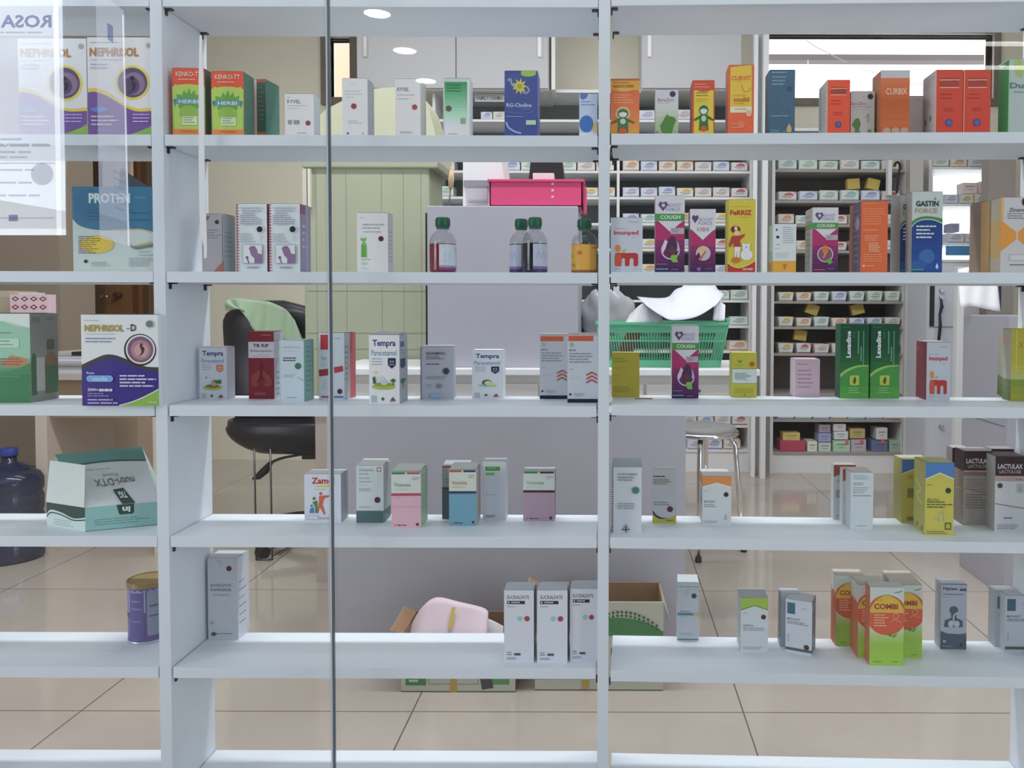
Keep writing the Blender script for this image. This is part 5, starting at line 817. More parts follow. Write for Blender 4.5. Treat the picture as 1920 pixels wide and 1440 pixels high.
# grey cabinet standing on the worktop
x0, x1, _, z1 = R4(801, 386, 1084, 690, YL + .06)
m = MB(); m.box((x0, YL + .06, LEDGE), (x1, YL + .46, z1), mat('#92919b', .5, noise=.012, nscale=6), bev=.004); gc = tag(m.build('grey_cabinet'), 'pale lilac grey cabinet standing on the counter behind the syrup bottles', 'cabinet')
m = MB(); x6, _, _, _ = R4(793, 400, 801, 690, YL + .06); m.box((x6, YL + .1, LEDGE), (x0, YL + .4, z1 - .02), mat('#1c1c20', .5)); m.build('dark_gap', gc)  # gap shade painted as a dark block beside the cabinet
GT = z1
# things on the grey cabinet
YT = YL + .14
def extr(name, label, cat, pts, Y, d, col, parent=None, taper=1.0):
    m = MB(); a_ = [WY(x, y, Y) for x, y in pts]; c_ = sum(a_, Vector()) / len(a_)
    b_ = [c_ + (p - c_) * taper + Vector((0, d, 0)) for p in a_]; mm = mat(col, .45) if isinstance(col, str) else col
    for i in range(len(a_)): j = (i + 1) % len(a_); m.face([a_[i], a_[j], b_[j], b_[i]], mm)
    m.face(a_, mm); m.face(list(reversed(b_)), mm); o = m.build(name, parent)
    if label: tag(o, label, cat)
    return o
pr = extr('label_printer', 'white desktop printer with a clear lower tray on the grey cabinet', 'printer', [(868, 306 - 30), (936, 306 - 30), (946, 340), (946, 386), (868, 386)], YT, .2, '#c8ccd0')
extr('paper_slot', None, None, [(874, 343), (914, 341), (914, 382), (874, 384)], YT - .004, .004, '#a09ea4', pr); extr('display_strip', None, None, [(869, 338), (918, 338), (918, 350), (869, 350)], YT - .006, .002, '#7c7c84', pr)
extr('display_strip', None, None, [(878, 374), (912, 374), (912, 378), (878, 378)], YT - .006, .002, '#8c8a90', pr)
bk = empty('pink_basket', (WY(1005, 390, YT - .02).x, YT - .02, GT), 'bright pink plastic basket lying on the grey cabinet', 'basket')
pk = mat('#d23f74', .35)
m = MB(); x0, x1, za, zb_ = R4(918, 338, 1092, 386, YT - .06); t = .004; y0, y1 = YT - .06, YT + .16
m.box((x0, y0, GT + .001), (x1, y0 + t, zb_), pk); m.box((x0, y1 - t, GT + .001), (x1, y1, zb_), pk); m.box((x0, y0, GT + .001), (x0 + t, y1, zb_), pk); m.box((x1 - t, y0, GT + .001), (x1, y1, zb_), pk); m.box((x0, y0, GT + .001), (x1, y1, GT + .005), pk)
for k in range(3):
    zz_ = GT + .03 + k * .022; xx = WY(1036, 360, y0).x; m.box((xx - .004, y0 - .0006, zz_), (xx + .004, y0, zz_ + .008), '#e8a0b8')
part(bk, m, 'basket_body')
m = MB(); m.box((x0 - .006, y0 - .006, zb_ - .006), (x1 + .006, y0, zb_ + .003), pk, bev=.002); m.box((x0 - .006, y1, zb_ - .006), (x1 + .006, y1 + .006, zb_ + .003), pk, bev=.002); m.box((x0 - .008, y0, zb_ - .006), (x0, y1, zb_ + .003), pk, bev=.002); m.box((x1, y0, zb_ - .006), (x1 + .008, y1, zb_ + .003), pk, bev=.002); part(bk, m, 'rim')
m = MB(); m.box((x1 + .002, y0 + .01, GT - .022), (x1 + .014, y0 + .06, zb_ - .02), pk, bev=.004); part(bk, m, 'side_handle')
x0, x1, za, zb_ = R4(1001, 328, 1040, 345, YT)
m = MB(); m.box((x0, YT - .04, GT + .006), (x1, YT + .0, zb_), '#d0b4b4', bev=.002); tag(m.build('paper_box'), 'pale pink small box sticking up out of the pink basket', 'box')
extr('speaker', 'black tapered device standing behind the pink basket', 'device', [(996, 290), (1052, 290), (1064, 386), (986, 386)], YT + .19, .1, '#202024')
m = MB(); m.tube([WY(842, 386, YT), WY(845, 352, YT)], .003, mat('#5c5c5c', .4), n=8); m.tube([WY(845, 353, YT), WY(846, 336, YT), WY(847, 319, YT)], [.008, .011, .007], mat('#b0936c', .5), n=12); tag(m.build('brush'), 'small brush with a tan end left of the white printer', 'brush')

# green basket with papers on the worktop
gb = empty('green_basket', (WY(1245, 680, YL + .12).x, YL + .12, LEDGE), 'mint green slotted plastic basket full of papers on the counter', 'basket')
gm = mat('#4fa37c', .35); x0, x1, _, zr = R4(1118, 604, 1366, 682, YL + .08); xb0, xb1, _, _ = R4(1134, 604, 1350, 682, YL + .08)
y0, y1 = YL + .08, YL + .34; zbm = LEDGE + .002
m = MB(); m.box((x0, y0 - .006, zr - .012), (x1, y0 + .004, zr), gm, bev=.003); m.box((x0, y1 - .004, zr - .012), (x1, y1 + .006, zr), gm, bev=.003); m.box((x0 - .004, y0, zr - .012), (x0 + .006, y1, zr), gm, bev=.003); m.box((x1 - .006, y0, zr - .012), (x1 + .004, y1, zr + .014), gm, bev=.003); part(gb, m, 'rim')
m = MB(); m.box((xb0, y0 + .012, zbm), (xb1, y1 - .012, zbm + .004), gm)
n = 46
for i in range(n + 1):
    u = i / n
    xt = x0 + (x1 - x0) * u; xq = xb0 + (xb1 - xb0) * u
    for (ya, yb2) in ((y0, y0 + .012), (y1, y1 - .012)):
        m.tube([(xt, ya, zr - .008), (xq, yb2, zbm)], .0016, gm, n=5)
for v in (.42, .93, .16):
    zz_ = zr + (zbm - zr) * v; xa = x0 + (xb0 - x0) * v; xb = x1 + (xb1 - x1) * v
    m.box((xa, y0 + .012 * v - .002, zz_ - (.012 if v > .5 or v < .2 else .003)), (xb, y0 + .012 * v + .002, zz_ + (.012 if v > .5 or v < .2 else .003)), gm)
    m.box((xa, y1 - .012 * v - .002, zz_ - .006), (xb, y1 - .012 * v + .002, zz_ + .006), gm)
for xs_, xe in ((x0, xb0), (x1, xb1)):
    for i in range(14):
        yy = y0 + (y1 - y0) * i / 13; m.tube([(xs_, yy, zr - .006), (xe, yy, zbm)], .0016, gm, n=5)
part(gb, m, 'slotted_wall')
def sheet(name, label, cat, A, B, Y0, Y1, col, wob=.006, nu=16, nv=8, th=.0006, parent=None, folds=3, grp=None):
    A = smooth_pts(A, 5); B = smooth_pts(B, 5); n = min(len(A), len(B)); m = MB(); mm = col if not isinstance(col, str) else mat(col, .6)
    g = []
    for j in range(nv + 1):
        v = j / nv; row = []
        for i in range(n):
            x = A[i][0] * (1 - v) + B[i][0] * v; y = A[i][1] * (1 - v) + B[i][1] * v
            yy = Y0 * (1 - v) + Y1 * v + wob * math.sin(folds * 2 * math.pi * i / n + v * 2.2)
            row.append(m.bm.verts.new(WY(x, y, yy)))
        g.append(row)
    ix = m.mi(mm)
    for j in range(nv):
        for i in range(n - 1):
            f = m.bm.faces.new([g[j][i], g[j][i + 1], g[j + 1][i + 1], g[j + 1][i]]); f.material_index = ix; f.smooth = True
    o = m.build(name, parent); md = o.modifiers.new('thick', 'SOLIDIFY'); md.thickness = th
    if label: tag(o, label, cat, grp)
    return o
pw = mat('#a9abb8', .6)
sheet('paper_sheet', 'wide curled white printed sheet on top of the green basket', 'paper sheet', [(1194, 556), (1248, 558), (1272, 540), (1326, 534), (1360, 552)], [(1215, 575), (1240, 592), (1262, 600), (1305, 594), (1342, 572)], YL + .28, YL + .02, pw, .004)
sheet('paper_sheet', 'second white sheet sticking up behind the curled sheet', 'paper sheet', [(1285, 531), (1305, 522), (1330, 524), (1345, 540)], [(1260, 560), (1290, 570), (1330, 575), (1350, 560)], YL + .33, YL + .2, '#b4b2b4', .003)
sheet('paper_sheet', 'grey folded sheet leaning out of the left of the green basket', 'paper sheet', [(1180, 590), (1200, 572), (1215, 565), (1232, 572)], [(1172, 606), (1200, 606), (1225, 607), (1245, 607)], YL + .15, YL + .1, '#a4a4a6', .003)
sheet('paper_sheet', 'white sheet edge hanging at the right of the green basket', 'paper sheet', [(1340, 566), (1350, 566), (1360, 572)], [(1336, 600), (1348, 602), (1359, 602)], YL + .16, YL + .1, '#b8b8be', .003)
x0, x1, za, zb_ = R4(1160, 585, 1184, 610, YL + .14)
m = MB(); m.box((0, 0, 0), (.05, .02, .11), '#7c2c2c', Matrix.Translation((x0, YL + .16, LEDGE + .055)) @ Matrix.Rotation(R(25), 4, 'Y')); tag(m.build('red_book'), 'dark red booklet tilted in the green basket', 'booklet')
def blob(name, label, cat, c, r, col, sc, nz=.25, rough=.3, seed=1, trans=0, parent=None, zmin=None):
    bm = bmesh.new(); bmesh.ops.create_icosphere(bm, subdivisions=4, radius=1)
    rg = random.Random(seed); ph = [rg.uniform(0, 6) for _ in range(6)]
    for v in bm.verts:
        p = v.co.copy(); k = 1 + nz * (.5 * math.sin(3 * p.x + ph[0]) * math.cos(4 * p.z + ph[1]) + .3 * math.sin(9 * p.x + 5 * p.z + ph[2]) + .25 * math.sin(13 * p.z - 7 * p.y + ph[3]))
        v.co = Vector((p.x * sc[0], p.y * sc[1], p.z * sc[2])) * r * k + Vector(c)
        if zmin is not None and v.co.z < zmin: v.co.z = zmin
    for f in bm.faces: f.smooth = True
    me = bpy.data.meshes.new(name); bm.to_mesh(me); bm.free(); me.materials.append(mat(col, rough, trans=trans) if isinstance(col, str) else col); o = bpy.data.objects.new(name, me); COL.objects.link(o)
    if parent: o.parent = parent
    if label: tag(o, label, cat)
    return o
bagc = WY(1140, 575, YL + .38)
blob('plastic_bag', 'crumpled grey plastic bag behind the left of the green basket', 'plastic bag', (bagc.x, bagc.y + .04, LEDGE + .145), .1, '#8f8f94', (1.1, .6, 1.45), .14, .25, 4, zmin=LEDGE)
dkc = WY(1092, 620, YL + .5)
blob('black_bag', 'black bag peeking out between grey cabinet and green basket', 'bag', (dkc.x + .01, YL + .52, LEDGE + .07), .08, '#1c1c20', (.8, .5, 1.0), .12, .5, 5, zmin=LEDGE)

# ---------------------------------------------------------------- office chair with cloth
YC = 2.22
fc = WY(520, 800, YC)
ch = empty('office_chair', (fc.x, YC, 0), 'black leather office chair with a green cloth over its back', 'office chair')
lea = mat('#1f1f24', .32, 0, .5, bump=.15, nscale=60)
def rounded(a, b, m, name, root, lv=3, bev=.06):
    mb = MB(); mb.box(a, b, m); o = part(root, mb, name)
    md = o.modifiers.new('bev', 'BEVEL'); md.width = bev; md.segments = 6
    for f in o.data.polygons: f.use_smooth = True
    return o
def chair_back():
    m = MB(); ix = m.mi(lea); cx = WY(507, 660, YC).x; zt_ = WY(470, 563, YC).z; zb2 = WY(470, 790, YC).z
    n, k = 18, 28; rows = []
    for j in range(n + 1):
        t = j / n; z = zb2 + (zt_ - zb2) * t
        ww = .235 * (1 - .10 * (1 - t)) * (math.sqrt(max(0, 1 - max(0, (t - .80) / .205) ** 2.4)) if t > .8 else 1) * (1 if t > .15 else .82 + .18 * t / .15)
        dd = .055 * (1 if t < .9 else math.sqrt(max(.02, 1 - ((t - .9) / .102) ** 2))) * (1 + .18 * math.sin(t * 9))
        yy = YC + .02 + .06 * (t - .5) ** 2
        ring = []
        for q in range(k):
            a_ = 2 * math.pi * q / k; ca, sa = math.cos(a_), math.sin(a_)
            x = cx + ww * math.copysign(abs(ca) ** .6, ca); y = yy + dd * math.copysign(abs(sa) ** .7, sa) + .05 * (ca * ww / .235) ** 2 * 0
            ring.append(m.bm.verts.new((x, y, z)))
        rows.append(ring)
    for j in range(n):
        for q in range(k):
            f = m.bm.faces.new([rows[j][q], rows[j][(q + 1) % k], rows[j + 1][(q + 1) % k], rows[j + 1][q]]); f.material_index = ix; f.smooth = True
    for rg in (rows[0], rows[-1]): f = m.bm.faces.new(rg); f.material_index = ix
    return part(ch, m, 'backrest')
chair_back()
def seat():
    m = MB(); ix = m.mi(lea); zt_ = WY(520, 782, YC).z; zb2 = WY(520, 842, YC).z; cx = WY(570, 800, YC).x; n = 8; k = 32; rows = []
    for j in range(n + 1):
        t = j / n; z = zb2 + (zt_ - zb2) * t; s = .62 + .38 * math.sin(min(1, t * 1.25) * math.pi / 2) ** .8
        if t > .85: s *= .97
        rows.append([m.bm.verts.new((cx + .335 * s * math.copysign(abs(math.cos(2 * math.pi * q / k)) ** .6, math.cos(2 * math.pi * q / k)), YC + .02 + .24 * s * math.copysign(abs(math.sin(2 * math.pi * q / k)) ** .6, math.sin(2 * math.pi * q / k)), z)) for q in range(k)])
    for j in range(n):
        for q in range(k):
            f = m.bm.faces.new([rows[j][q], rows[j][(q + 1) % k], rows[j + 1][(q + 1) % k], rows[j + 1][q]]); f.material_index = ix; f.smooth = True
    for rg in (rows[0], rows[-1]): f = m.bm.faces.new(rg); f.material_index = ix
    return part(ch, m, 'seat'), zb2, WY(612, 800, YC).x
_, zsb, scx = seat()
blk = mat('#17171a', .4)
m = MB(); m.tube([(scx, YC, .1), (scx, YC, zsb + .01)], .03, blk, n=16); m.box((scx - .08, YC - .1, zsb - .03), (scx + .08, YC + .1, zsb + .005), blk, bev=.004); part(ch, m, 'gas_column')
for k in range(5):
    a_ = R(72 * k - 125); dx, dy = math.cos(a_), math.sin(a_); m = MB()
    m.tube([(scx, YC, .115), (scx + dx * .16, YC + dy * .16, .105), (scx + dx * .33, YC + dy * .33, .075)], [.028, .022, .016], blk, n=10); lg = part(ch, m, 'leg')
    m = MB(); px_, py_ = scx + dx * .33, YC + dy * .33
    for s in (-.012, .012):
        c_ = Vector((px_ - dy * s, py_ + dx * s, .028)); m.tube([c_ + Vector((-dy * .008, dx * .008, 0)), c_ - Vector((-dy * .008, dx * .008, 0))], .027, blk, n=18)
    m.tube([(px_, py_, .03), (px_, py_, .08)], .006, blk, n=8); m.build('caster', lg)
m = MB(); lv = [WY(x, y, YC - .12) for x, y in smooth_pts([(600, 848), (560, 853), (525, 860), (508, 868)], 4)]; m.tube(lv, .006, blk, n=8)
m.tube([WY(509, 866, YC - .12), WY(497, 882, YC - .12), WY(485, 893, YC - .12), WY(474, 898, YC - .12)], [.009, .019, .016, .006], blk, n=10); part(ch, m, 'lever')
sheet('green_cloth', 'pale green cloth draped over the black chair back', 'cloth', [(424, 584), (424, 565), (440, 559), (478, 563), (505, 566), (535, 580), (552, 600)], [(446, 578), (458, 584), (466, 602), (480, 622), (512, 636), (545, 640), (570, 644)], YC - .07, YC - .11, mat('#8ba184', .8, bump=.1, nscale=80), .012, nv=10, folds=5, th=.002)
m = MB()
zz_ = WY(495, 838, YC - .05).z
x5a, x5b = WY(479, 900, YC - .3).x, WY(509, 900, YC - .3).x
for xx in (x5a, x5b): m.tube([(xx, YC - .3, .004), (xx - .004, YC - .3, WY(495, 842, YC - .3).z)], .0045, mat('#55504e', .3, .8), n=8)
m.tube([(x5a, YC - .3, .006), (x5b, YC - .3, .006)], .0045, mat('#55504e', .3, .8), n=8); m.tube([(x5a, YC - .3, .02), (x5a, YC - .1, .004)], .0045, mat('#55504e', .3, .8), n=8); m.tube([(x5b, YC - .3, .02), (x5b, YC - .1, .004)], .0045, mat('#55504e', .3, .8), n=8)
tag(m.build('metal_stand'), 'thin two rod metal stand in front of the office chair', 'stand')

# ---------------------------------------------------------------- chrome stool
YS = 2.1; sc_ = WY(1318, 805, YS); rs = abs(WY(1381, 805, YS).x - sc_.x) ; chrome = mat('#c8ccd0', .08, 1.0)
stl = empty('stool', (sc_.x, YS, 0), 'round chrome stool with a padded seat right of the counter', 'stool')
zs2 = sc_.z
m = MB(); m.lathe([(rs * .98, zs2 - .01), (rs, zs2 + .002), (rs * .96, zs2 + .016), (rs * .7, zs2 + .024), (.001, zs2 + .026)], mat('#747472', .45), n=40); m.build('seat', stl)
m = MB(); m.tube([(rs * 1.0 * math.cos(2 * math.pi * q / 40), rs * 1.0 * math.sin(2 * math.pi * q / 40), zs2 - .012) for q in range(41)], .011, chrome, n=10, caps=False); m.lathe([(.001, zs2 - .02), (rs * .95, zs2 - .02), (rs * .95, zs2 - .012)], mat('#2a2a2c', .4), n=30, caps=False); m.build('seat_ring', stl)
for k in range(4):
    a_ = R(90 * k - 12); dx, dy = math.cos(a_), math.sin(a_); m = MB()
    m.tube([(dx * rs * .5, dy * rs * .5, zs2 - .025), (dx * rs * .8, dy * rs * .8, zs2 - .035), (dx * rs * .95, dy * rs * .95, zs2 - .07), (dx * rs * 1.22, dy * rs * 1.22, .012)], .0125, chrome, n=12); lg = m.build('leg', stl)
    m = MB(); m.lathe([(.013, 0), (.015, .002), (.014, .022)], blk, c=(dx * rs * 1.225, dy * rs * 1.225, 0), n=14); m.build('rubber_foot', lg)

# ---------------------------------------------------------------- cartons on the floor
kraft = mat('#8a6a48', .75, noise=.06, nscale=30)
def open_carton(label, px0, px1, pyb, zt_, d, deco_items, flare=0):
    a_ = WZ(px0, pyb, 0); b_ = WZ(px1, pyb, 0); w_ = b_.x - a_.x; Y = a_.y
    root = empty('cardboard_carton', ((a_.x + b_.x) / 2, Y, 0), label, 'cardboard box')
    m = MB(); t = .004; hw = w_ / 2; outer = '#a9ab9c'
    m.box((-hw, 0, 0), (hw, t, zt_), outer); m.box((-hw, d - t, 0), (hw, d, zt_ + .002), kraft); m.box((-hw, t, 0), (-hw + t, d - t, zt_), kraft); m.box((hw - t, t, 0), (hw, d - t, zt_), kraft); m.box((-hw, 0, 0), (hw, d, t), kraft)
    m.face([(-hw, -.0002, 0), (hw, -.0002, 0), (hw, -.0002, .003), (-hw, -.0002, .003)], '#6c6c5c')
    deco(m, lambda u, v, k: (-hw + u * w_, -.0003 - k * .0001, zt_ * (1 - v)), w_, zt_, deco_items)
    m.build('carton_body', root)
    m = MB(); m.face([(hw, .004, zt_), (hw, d, zt_), (hw + .02, d, zt_ - .07), (hw + .02, .004, zt_ - .06)], '#b0b4a8'); m.face([(hw - .001, .004, zt_), (hw - .001, d, zt_), (hw + .018, d, zt_ - .07), (hw + .018, .004, zt_ - .06)], kraft); m.build('side_flap', root)
    m = MB(); m.face([(-hw, .004, zt_), (-hw, d, zt_), (-hw - .03, d - .01, zt_ + .02), (-hw - .03, .004, zt_ + .01)], kraft); m.face([(-hw - .001, .004, zt_), (-hw - .001, d, zt_), (-hw - .031, d - .01, zt_ + .02), (-hw - .031, .004, zt_ + .01)], '#a9ab9c'); m.build('side_flap', root)
    return root, Y
r1, Y1 = open_carton('open carton with green print and yellow tape holding pink sheets on the floor', 752, 966, 1298, .170, .17,
    [('r', .04, .4, .22, .88, '#3c7c44'), ('r', .07, .78, .15, .82, '#a4b8a0'), ('r', .24, .5, .68, .86, '#5c5e54'), ('r', .245, .5, .675, .85, '#a2a497'), ('r', .77, .5, .95, .86, '#4c8c4c'), ('r', .43, .3, .49, 1, '#b09438'), ('p', [(.69, .72), (.79, .7), (.81, .92), (.71, .95)], '#3c3c3c')])
r2, Y2 = open_carton('empty open carton with a green leafy arch print right of the middle upright', 1003, 1243, 1295, .262, .16,
    [('p', smooth_pts([(.42, .25), (.55, .19), (.66, .175), (.8, .2), (.93, .27), (1, .33)]) + [(1, .38), (.42, .38)], '#3a7c44')] +
    [('p', [(.46 + i * .034, h_ + q), (.475 + i * .034, h_ - .014 + q), (.486 + i * .034, h_ + .012 + q), (.47 + i * .034, h_ + .022 + q)], '#2f5c38') for i in range(15) for h_ in (.105, .145) for q in [.19 * ((i - 6) / 9.0) ** 2]] +
    [('r', .1, .62, .3, .66, '#4c8c4c'), ('r', .0, .86, 1, .865, '#5c5c50'), ('r', .37, .65, .42, .98, '#b09438')])
sheet('pink_sheet', 'pink curled plastic sheet with yellow tape sticking out of the floor carton', 'sheet', [(768, 1176), (790, 1140), (818, 1120), (860, 1128), (905, 1139), (916, 1148)], [(766, 1215), (790, 1215), (820, 1215), (860, 1215), (890, 1215), (914, 1215)], Y1 + .1, Y1 + .03, mat('#d0b4bc', .45), .003)
sheet('white_sheet', 'white card lying at the right inside the floor carton', 'sheet', [(910, 1158), (925, 1164), (944, 1174)], [(905, 1205), (925, 1205), (944, 1205)], Y1 + .12, Y1 + .08, '#b8b4b8', .001)
a_ = WY(852, 1136, Y1 + .088); b_ = WY(845, 1176, Y1 + .06)
m = MB(); m.face([a_ + Vector((-.006, 0, 0)), a_ + Vector((.006, 0, 0)), b_ + Vector((.006, 0, 0)), b_ + Vector((-.006, 0, 0))], '#c0a444'); m.face([a_ + Vector((-.006, .001, 0)), a_ + Vector((.006, .001, 0)), b_ + Vector((.006, .001, 0)), b_ + Vector((-.006, .001, 0))], '#c0a444')
o = m.build('tape_strip'); o.location.y -= .012; tag(o, 'yellow tape strip across the pink sheet', 'tape')

# ---------------------------------------------------------------- rear shelving and stock
YA = 3.78
ACC = [('yellow', '#c8a83c'), ('blue', '#7c90bc'), ('green', '#8cac94'), ('orange', '#c88c54'), ('red', '#b85c5c'), ('lilac', '#9c98b8'), ('teal', '#7ca4a4'), ('grey', '#9a9ca2')]
def stock_mesh(k, tray):
    nm_, c = ACC[k]; w, h, d = .116, .066, .14; m = MB(); base = ['#b8bab8', '#b4b8c0', '#b4bcb4', '#bcb6ac'][k % 4]
    bw = w * (.82 if tray else 1)
    P = [(-bw / 2, 0), (bw / 2, 0), (w / 2, h), (-w / 2, h)]
    m.face([(x, 0, z) for x, z in P], base); m.face([(x, d, z) for x, z in P], base)
    for i in range(4):
        (xa, za_), (xb, zb2) = P[i], P[(i + 1) % 4]
        if tray and i == 2: continue
        m.face([(xa, 0, za_), (xb, 0, zb2), (xb, d, zb2), (xa, d, za_)], base if i != 1 else '#8c8c8c')
    if tray: m.face([(-w / 2 * .96, .004, h * .8), (w / 2 * .96, .004, h * .8), (w / 2 * .96, d, h * .8), (-w / 2 * .96, d, h * .8)], c)
    f = lambda u, v, q: ((-bw / 2 + u * bw) * (1 + (w / bw - 1) * (1 - v)), -q * .0004, h * (1 - v))
    deco(m, f, w, h, [('r', 0, .86, 1, 1, mixc(c, '#5c5c60', .45)), ('p', smooth_pts([(.28, .42), (.4, .2), (.62, .1), (.8, .22), (.86, .42)], 4), c), ('r', .18, .5, .82, .56, '#6c7078'), ('r', .3, .64, .7, .69, '#8c9098'), ('r', .0, 0, .05, 1, mixc(base, c, .4)), ('p', [(.8, 0), (1, 0), (1, .3)], mixc(base, c, .6))])
    o = m.build('stock_template'); me = o.data; bpy.data.objects.remove(o); return me
SM = {(k, t): stock_mesh(k, t) for k in range(8) for t in (0, 1)}
ORD = ['first', 'second', 'third', 'fourth', 'fifth', 'sixth', 'seventh', 'eighth', 'ninth', 'tenth', 'eleventh', 'twelfth', 'thirteenth']
def stock_row(unit, rown, yb, xa, xb, n, Y, tray, sc=1.0, ks=None, gap=.93, hs=1.0, z=None, wp=None):
    zf = z if z is not None else WY((xa + xb) / 2, yb, Y).z
    for i in range(n):
        x = xa + (xb - xa) * (i + .5) / n; p = WY(x, yb, Y); wid = (WY(xb, yb, Y).x - WY(xa, yb, Y).x) / n * gap
        k = (ks[i % len(ks)] if ks else random.randrange(8))
        o = bpy.data.objects.new('medicine_carton', SM[(k, tray)]); COL.objects.link(o); o.location = (p.x, Y + .015 + random.uniform(0, .01), zf)
        o.scale = (wid / .116, 1, hs * random.uniform(.92, 1.1)); o.rotation_euler = (0, 0, R(random.uniform(-3, 3)))
        tag(o, '%s printed %s, %s from left, %s of the %s' % (ACC[k][0], 'tray' if tray else 'carton', ORD[i], rown, unit), 'medicine carton', 'small cartons on %s of the %s' % (rown, unit))
        if random.random() < .22 and not tray and rown not in ('top board',):
            pass
def unit(label, px0, px1, boards, Y, d, back, mids=(), top=None, bottom=880, fr=frame_w, tk=5, bcol=None, panel=True):
    x0, x1, _, zt_ = R4(px0, top or boards[0] - 48, px1, bottom, Y)
    root = empty('stock_shelf', ((x0 + x1) / 2, Y, 0), label, 'shelving unit'); t = .02
    for a_, b_ in ((x0, x0 + t), (x1 - t, x1)):
        m = MB(); m.box((a_, Y, 0), (b_, Y + d, zt_), fr); part(root, m, 'side_panel')
    for px_ in mids:
        c_ = WY(px_, 400, Y).x; m = MB(); m.box((c_ - .009, Y, WY(px_, boards[-1], Y).z), (c_ + .009, Y + d, zt_), fr); part(root, m, 'divider')
    out = []
    for y in boards:
        z = WY((px0 + px1) / 2, y, Y).z; m = MB(); m.box((x0 + t, Y + .002, z - .016), (x1 - t, Y + d, z), bcol or fr); part(root, m, 'shelf'); out.append(z)
    m = MB(); m.box((x0 + t, Y, zt_ - .02), (x1 - t, Y + d, zt_), fr); part(root, m, 'top_board')
    if panel: m = MB(); m.box((x0 + t, Y + d - .01, .1), (x1 - t, Y + d, zt_ - .02), mat(back, .7)); part(root, m, 'back_panel')
    m = MB(); m.box((x0 + t, Y + .01, 0), (x1 - t, Y + d, out[-1] - .016), mat('#c4c4c2', .5)); part(root, m, 'plinth')
    return out
bA = [224, 272, 320, 369, 418, 466, 514, 562, 610, 657, 705, 752, 797, 843]
zA = unit('wide white shelving unit full of small cartons behind the middle upright', 812, 1410, bA, YA, .34, '#565c5a', mids=(1159,), top=168)
UA = 'wide rear shelving'
stock_row(UA, 'top board', 224, 900, 946, 2, YA, 0, z=zA[0], hs=.85, ks=[1, 7]); stock_row(UA, 'top board beside divider', 224, 1196, 1300, 3, YA, 0, z=zA[0], ks=[5, 0, 7])
x_ = R4(890, 176, 945, 190, YA - .02); m = MB(); m.box((x_[0], YA - .012, x_[2]), (x_[1], YA - .006, x_[3]), '#a4a8a8'); 
deco(m, lambda u, v, k: (x_[0] + u * (x_[1] - x_[0]), YA - .012 - k * .0004, x_[3] + (x_[2] - x_[3]) * v), x_[1] - x_[0], x_[3] - x_[2], [('t', 'FAMILY FARMA', .05, .2, .95, .8, '#5c6068', .02)]); tag(m.build('shelf_sign'), 'small grey lettered strip on the rear shelving near the blue box', 'sign')
rows = [(2, 'second row'), (3, 'third row'), (4, 'fourth row'), (5, 'fifth row'), (6, 'sixth row')]
for bi, nm_ in rows:
    stock_row(UA, nm_, bA[bi], 1166, 1404, 7, YA, 0, z=zA[bi], hs=1.0, gap=.9)
stock_row(UA, 'second row left side', 320, 822, 852, 1, YA, 0, z=zA[2]); stock_row(UA, 'second row middle part', 320, 940, 1152, 6, YA, 0, z=zA[2])
stock_row(UA, 'third row left part', 369, 820, 850, 1, YA, 0, z=zA[3]); stock_row(UA, 'third row middle part', 369, 1090, 1154, 2, YA, 0, z=zA[3], ks=[0, 3])
stock_row(UA, 'seventh row', 562, 1300, 1404, 3, YA, 0, z=zA[7]); stock_row(UA, 'eighth row', 610, 1368, 1404, 1, YA, 0, z=zA[8], ks=[2]); stock_row(UA, 'ninth row', 657, 1366, 1404, 1, YA, 0, z=zA[9], ks=[3])
stock_row(UA, 'eleventh row', 797, 1275, 1404, 4, YA, 0, z=zA[12], ks=[7, 1, 7, 4]); stock_row(UA, 'lowest row', 843, 1288, 1390, 3, YA, 0, z=zA[13], ks=[5, 1, 3])
bB = [272, 318, 376, 421, 470, 518, 565, 613, 663, 738, 787, 848]
zB = unit('brown backed shelving unit with trays of cartons right of the sliding doors', 1446, 1700, bB, YA - .04, .36, '#6b625c', top=240, bcol=mat('#8a8580', .6))
UB = 'brown backed shelving'
YBx = YA - .04
for bi, n_, nm_, t_ in [(1, 6, 'first row', 0), (2, 6, 'second row', 0), (3, 7, 'third row', 0), (4, 7, 'fourth row', 1), (6, 7, 'fifth row', 1), (7, 7, 'sixth row', 1), (8, 7, 'seventh row', 1), (10, 7, 'eighth row', 0)]:
    stock_row(UB, nm_, bB[bi], 1458, 1692, n_, YBx, t_, z=zB[bi], gap=.88, hs=1.0)
def bit(label, px, Y, d, col, zf, cat='medicine carton', nm='small_carton', rot=0):
    x0, x1, za_, zb2 = R4(*px, Y); m = MB(); m.box((x0, Y, zf), (x1, Y + d, zf + zb2 - za_), col, bev=.001)
    w_ = x1 - x0; h_ = zb2 - za_; deco(m, lambda u, v, k: (x0 + u * w_, Y - k * .0004, zf + h_ * (1 - v)), w_, h_, [('r', .2, .3, .8, .42, mixc(col, '#4c5058', .5)), ('r', .3, .6, .7, .68, mixc(col, '#4c5058', .35))]); return tag(m.build(nm), label, cat)
zL = zB[11]
m = MB(); x0, x1, za_, zb2 = R4(1464, 824, 1512, 844, YBx); m.box((x0, YBx + .02, zL), (x1, YBx + .16, zL + .075), '#b0405c', bev=.004); tag(m.build('red_bin'), 'crimson tray on the lowest board of the brown backed shelving', 'tray')
bit('yellow packet heaped on the crimson tray', (1468, 810, 1500, 824), YBx + .03, .1, '#c8b05c', zL + .0755)
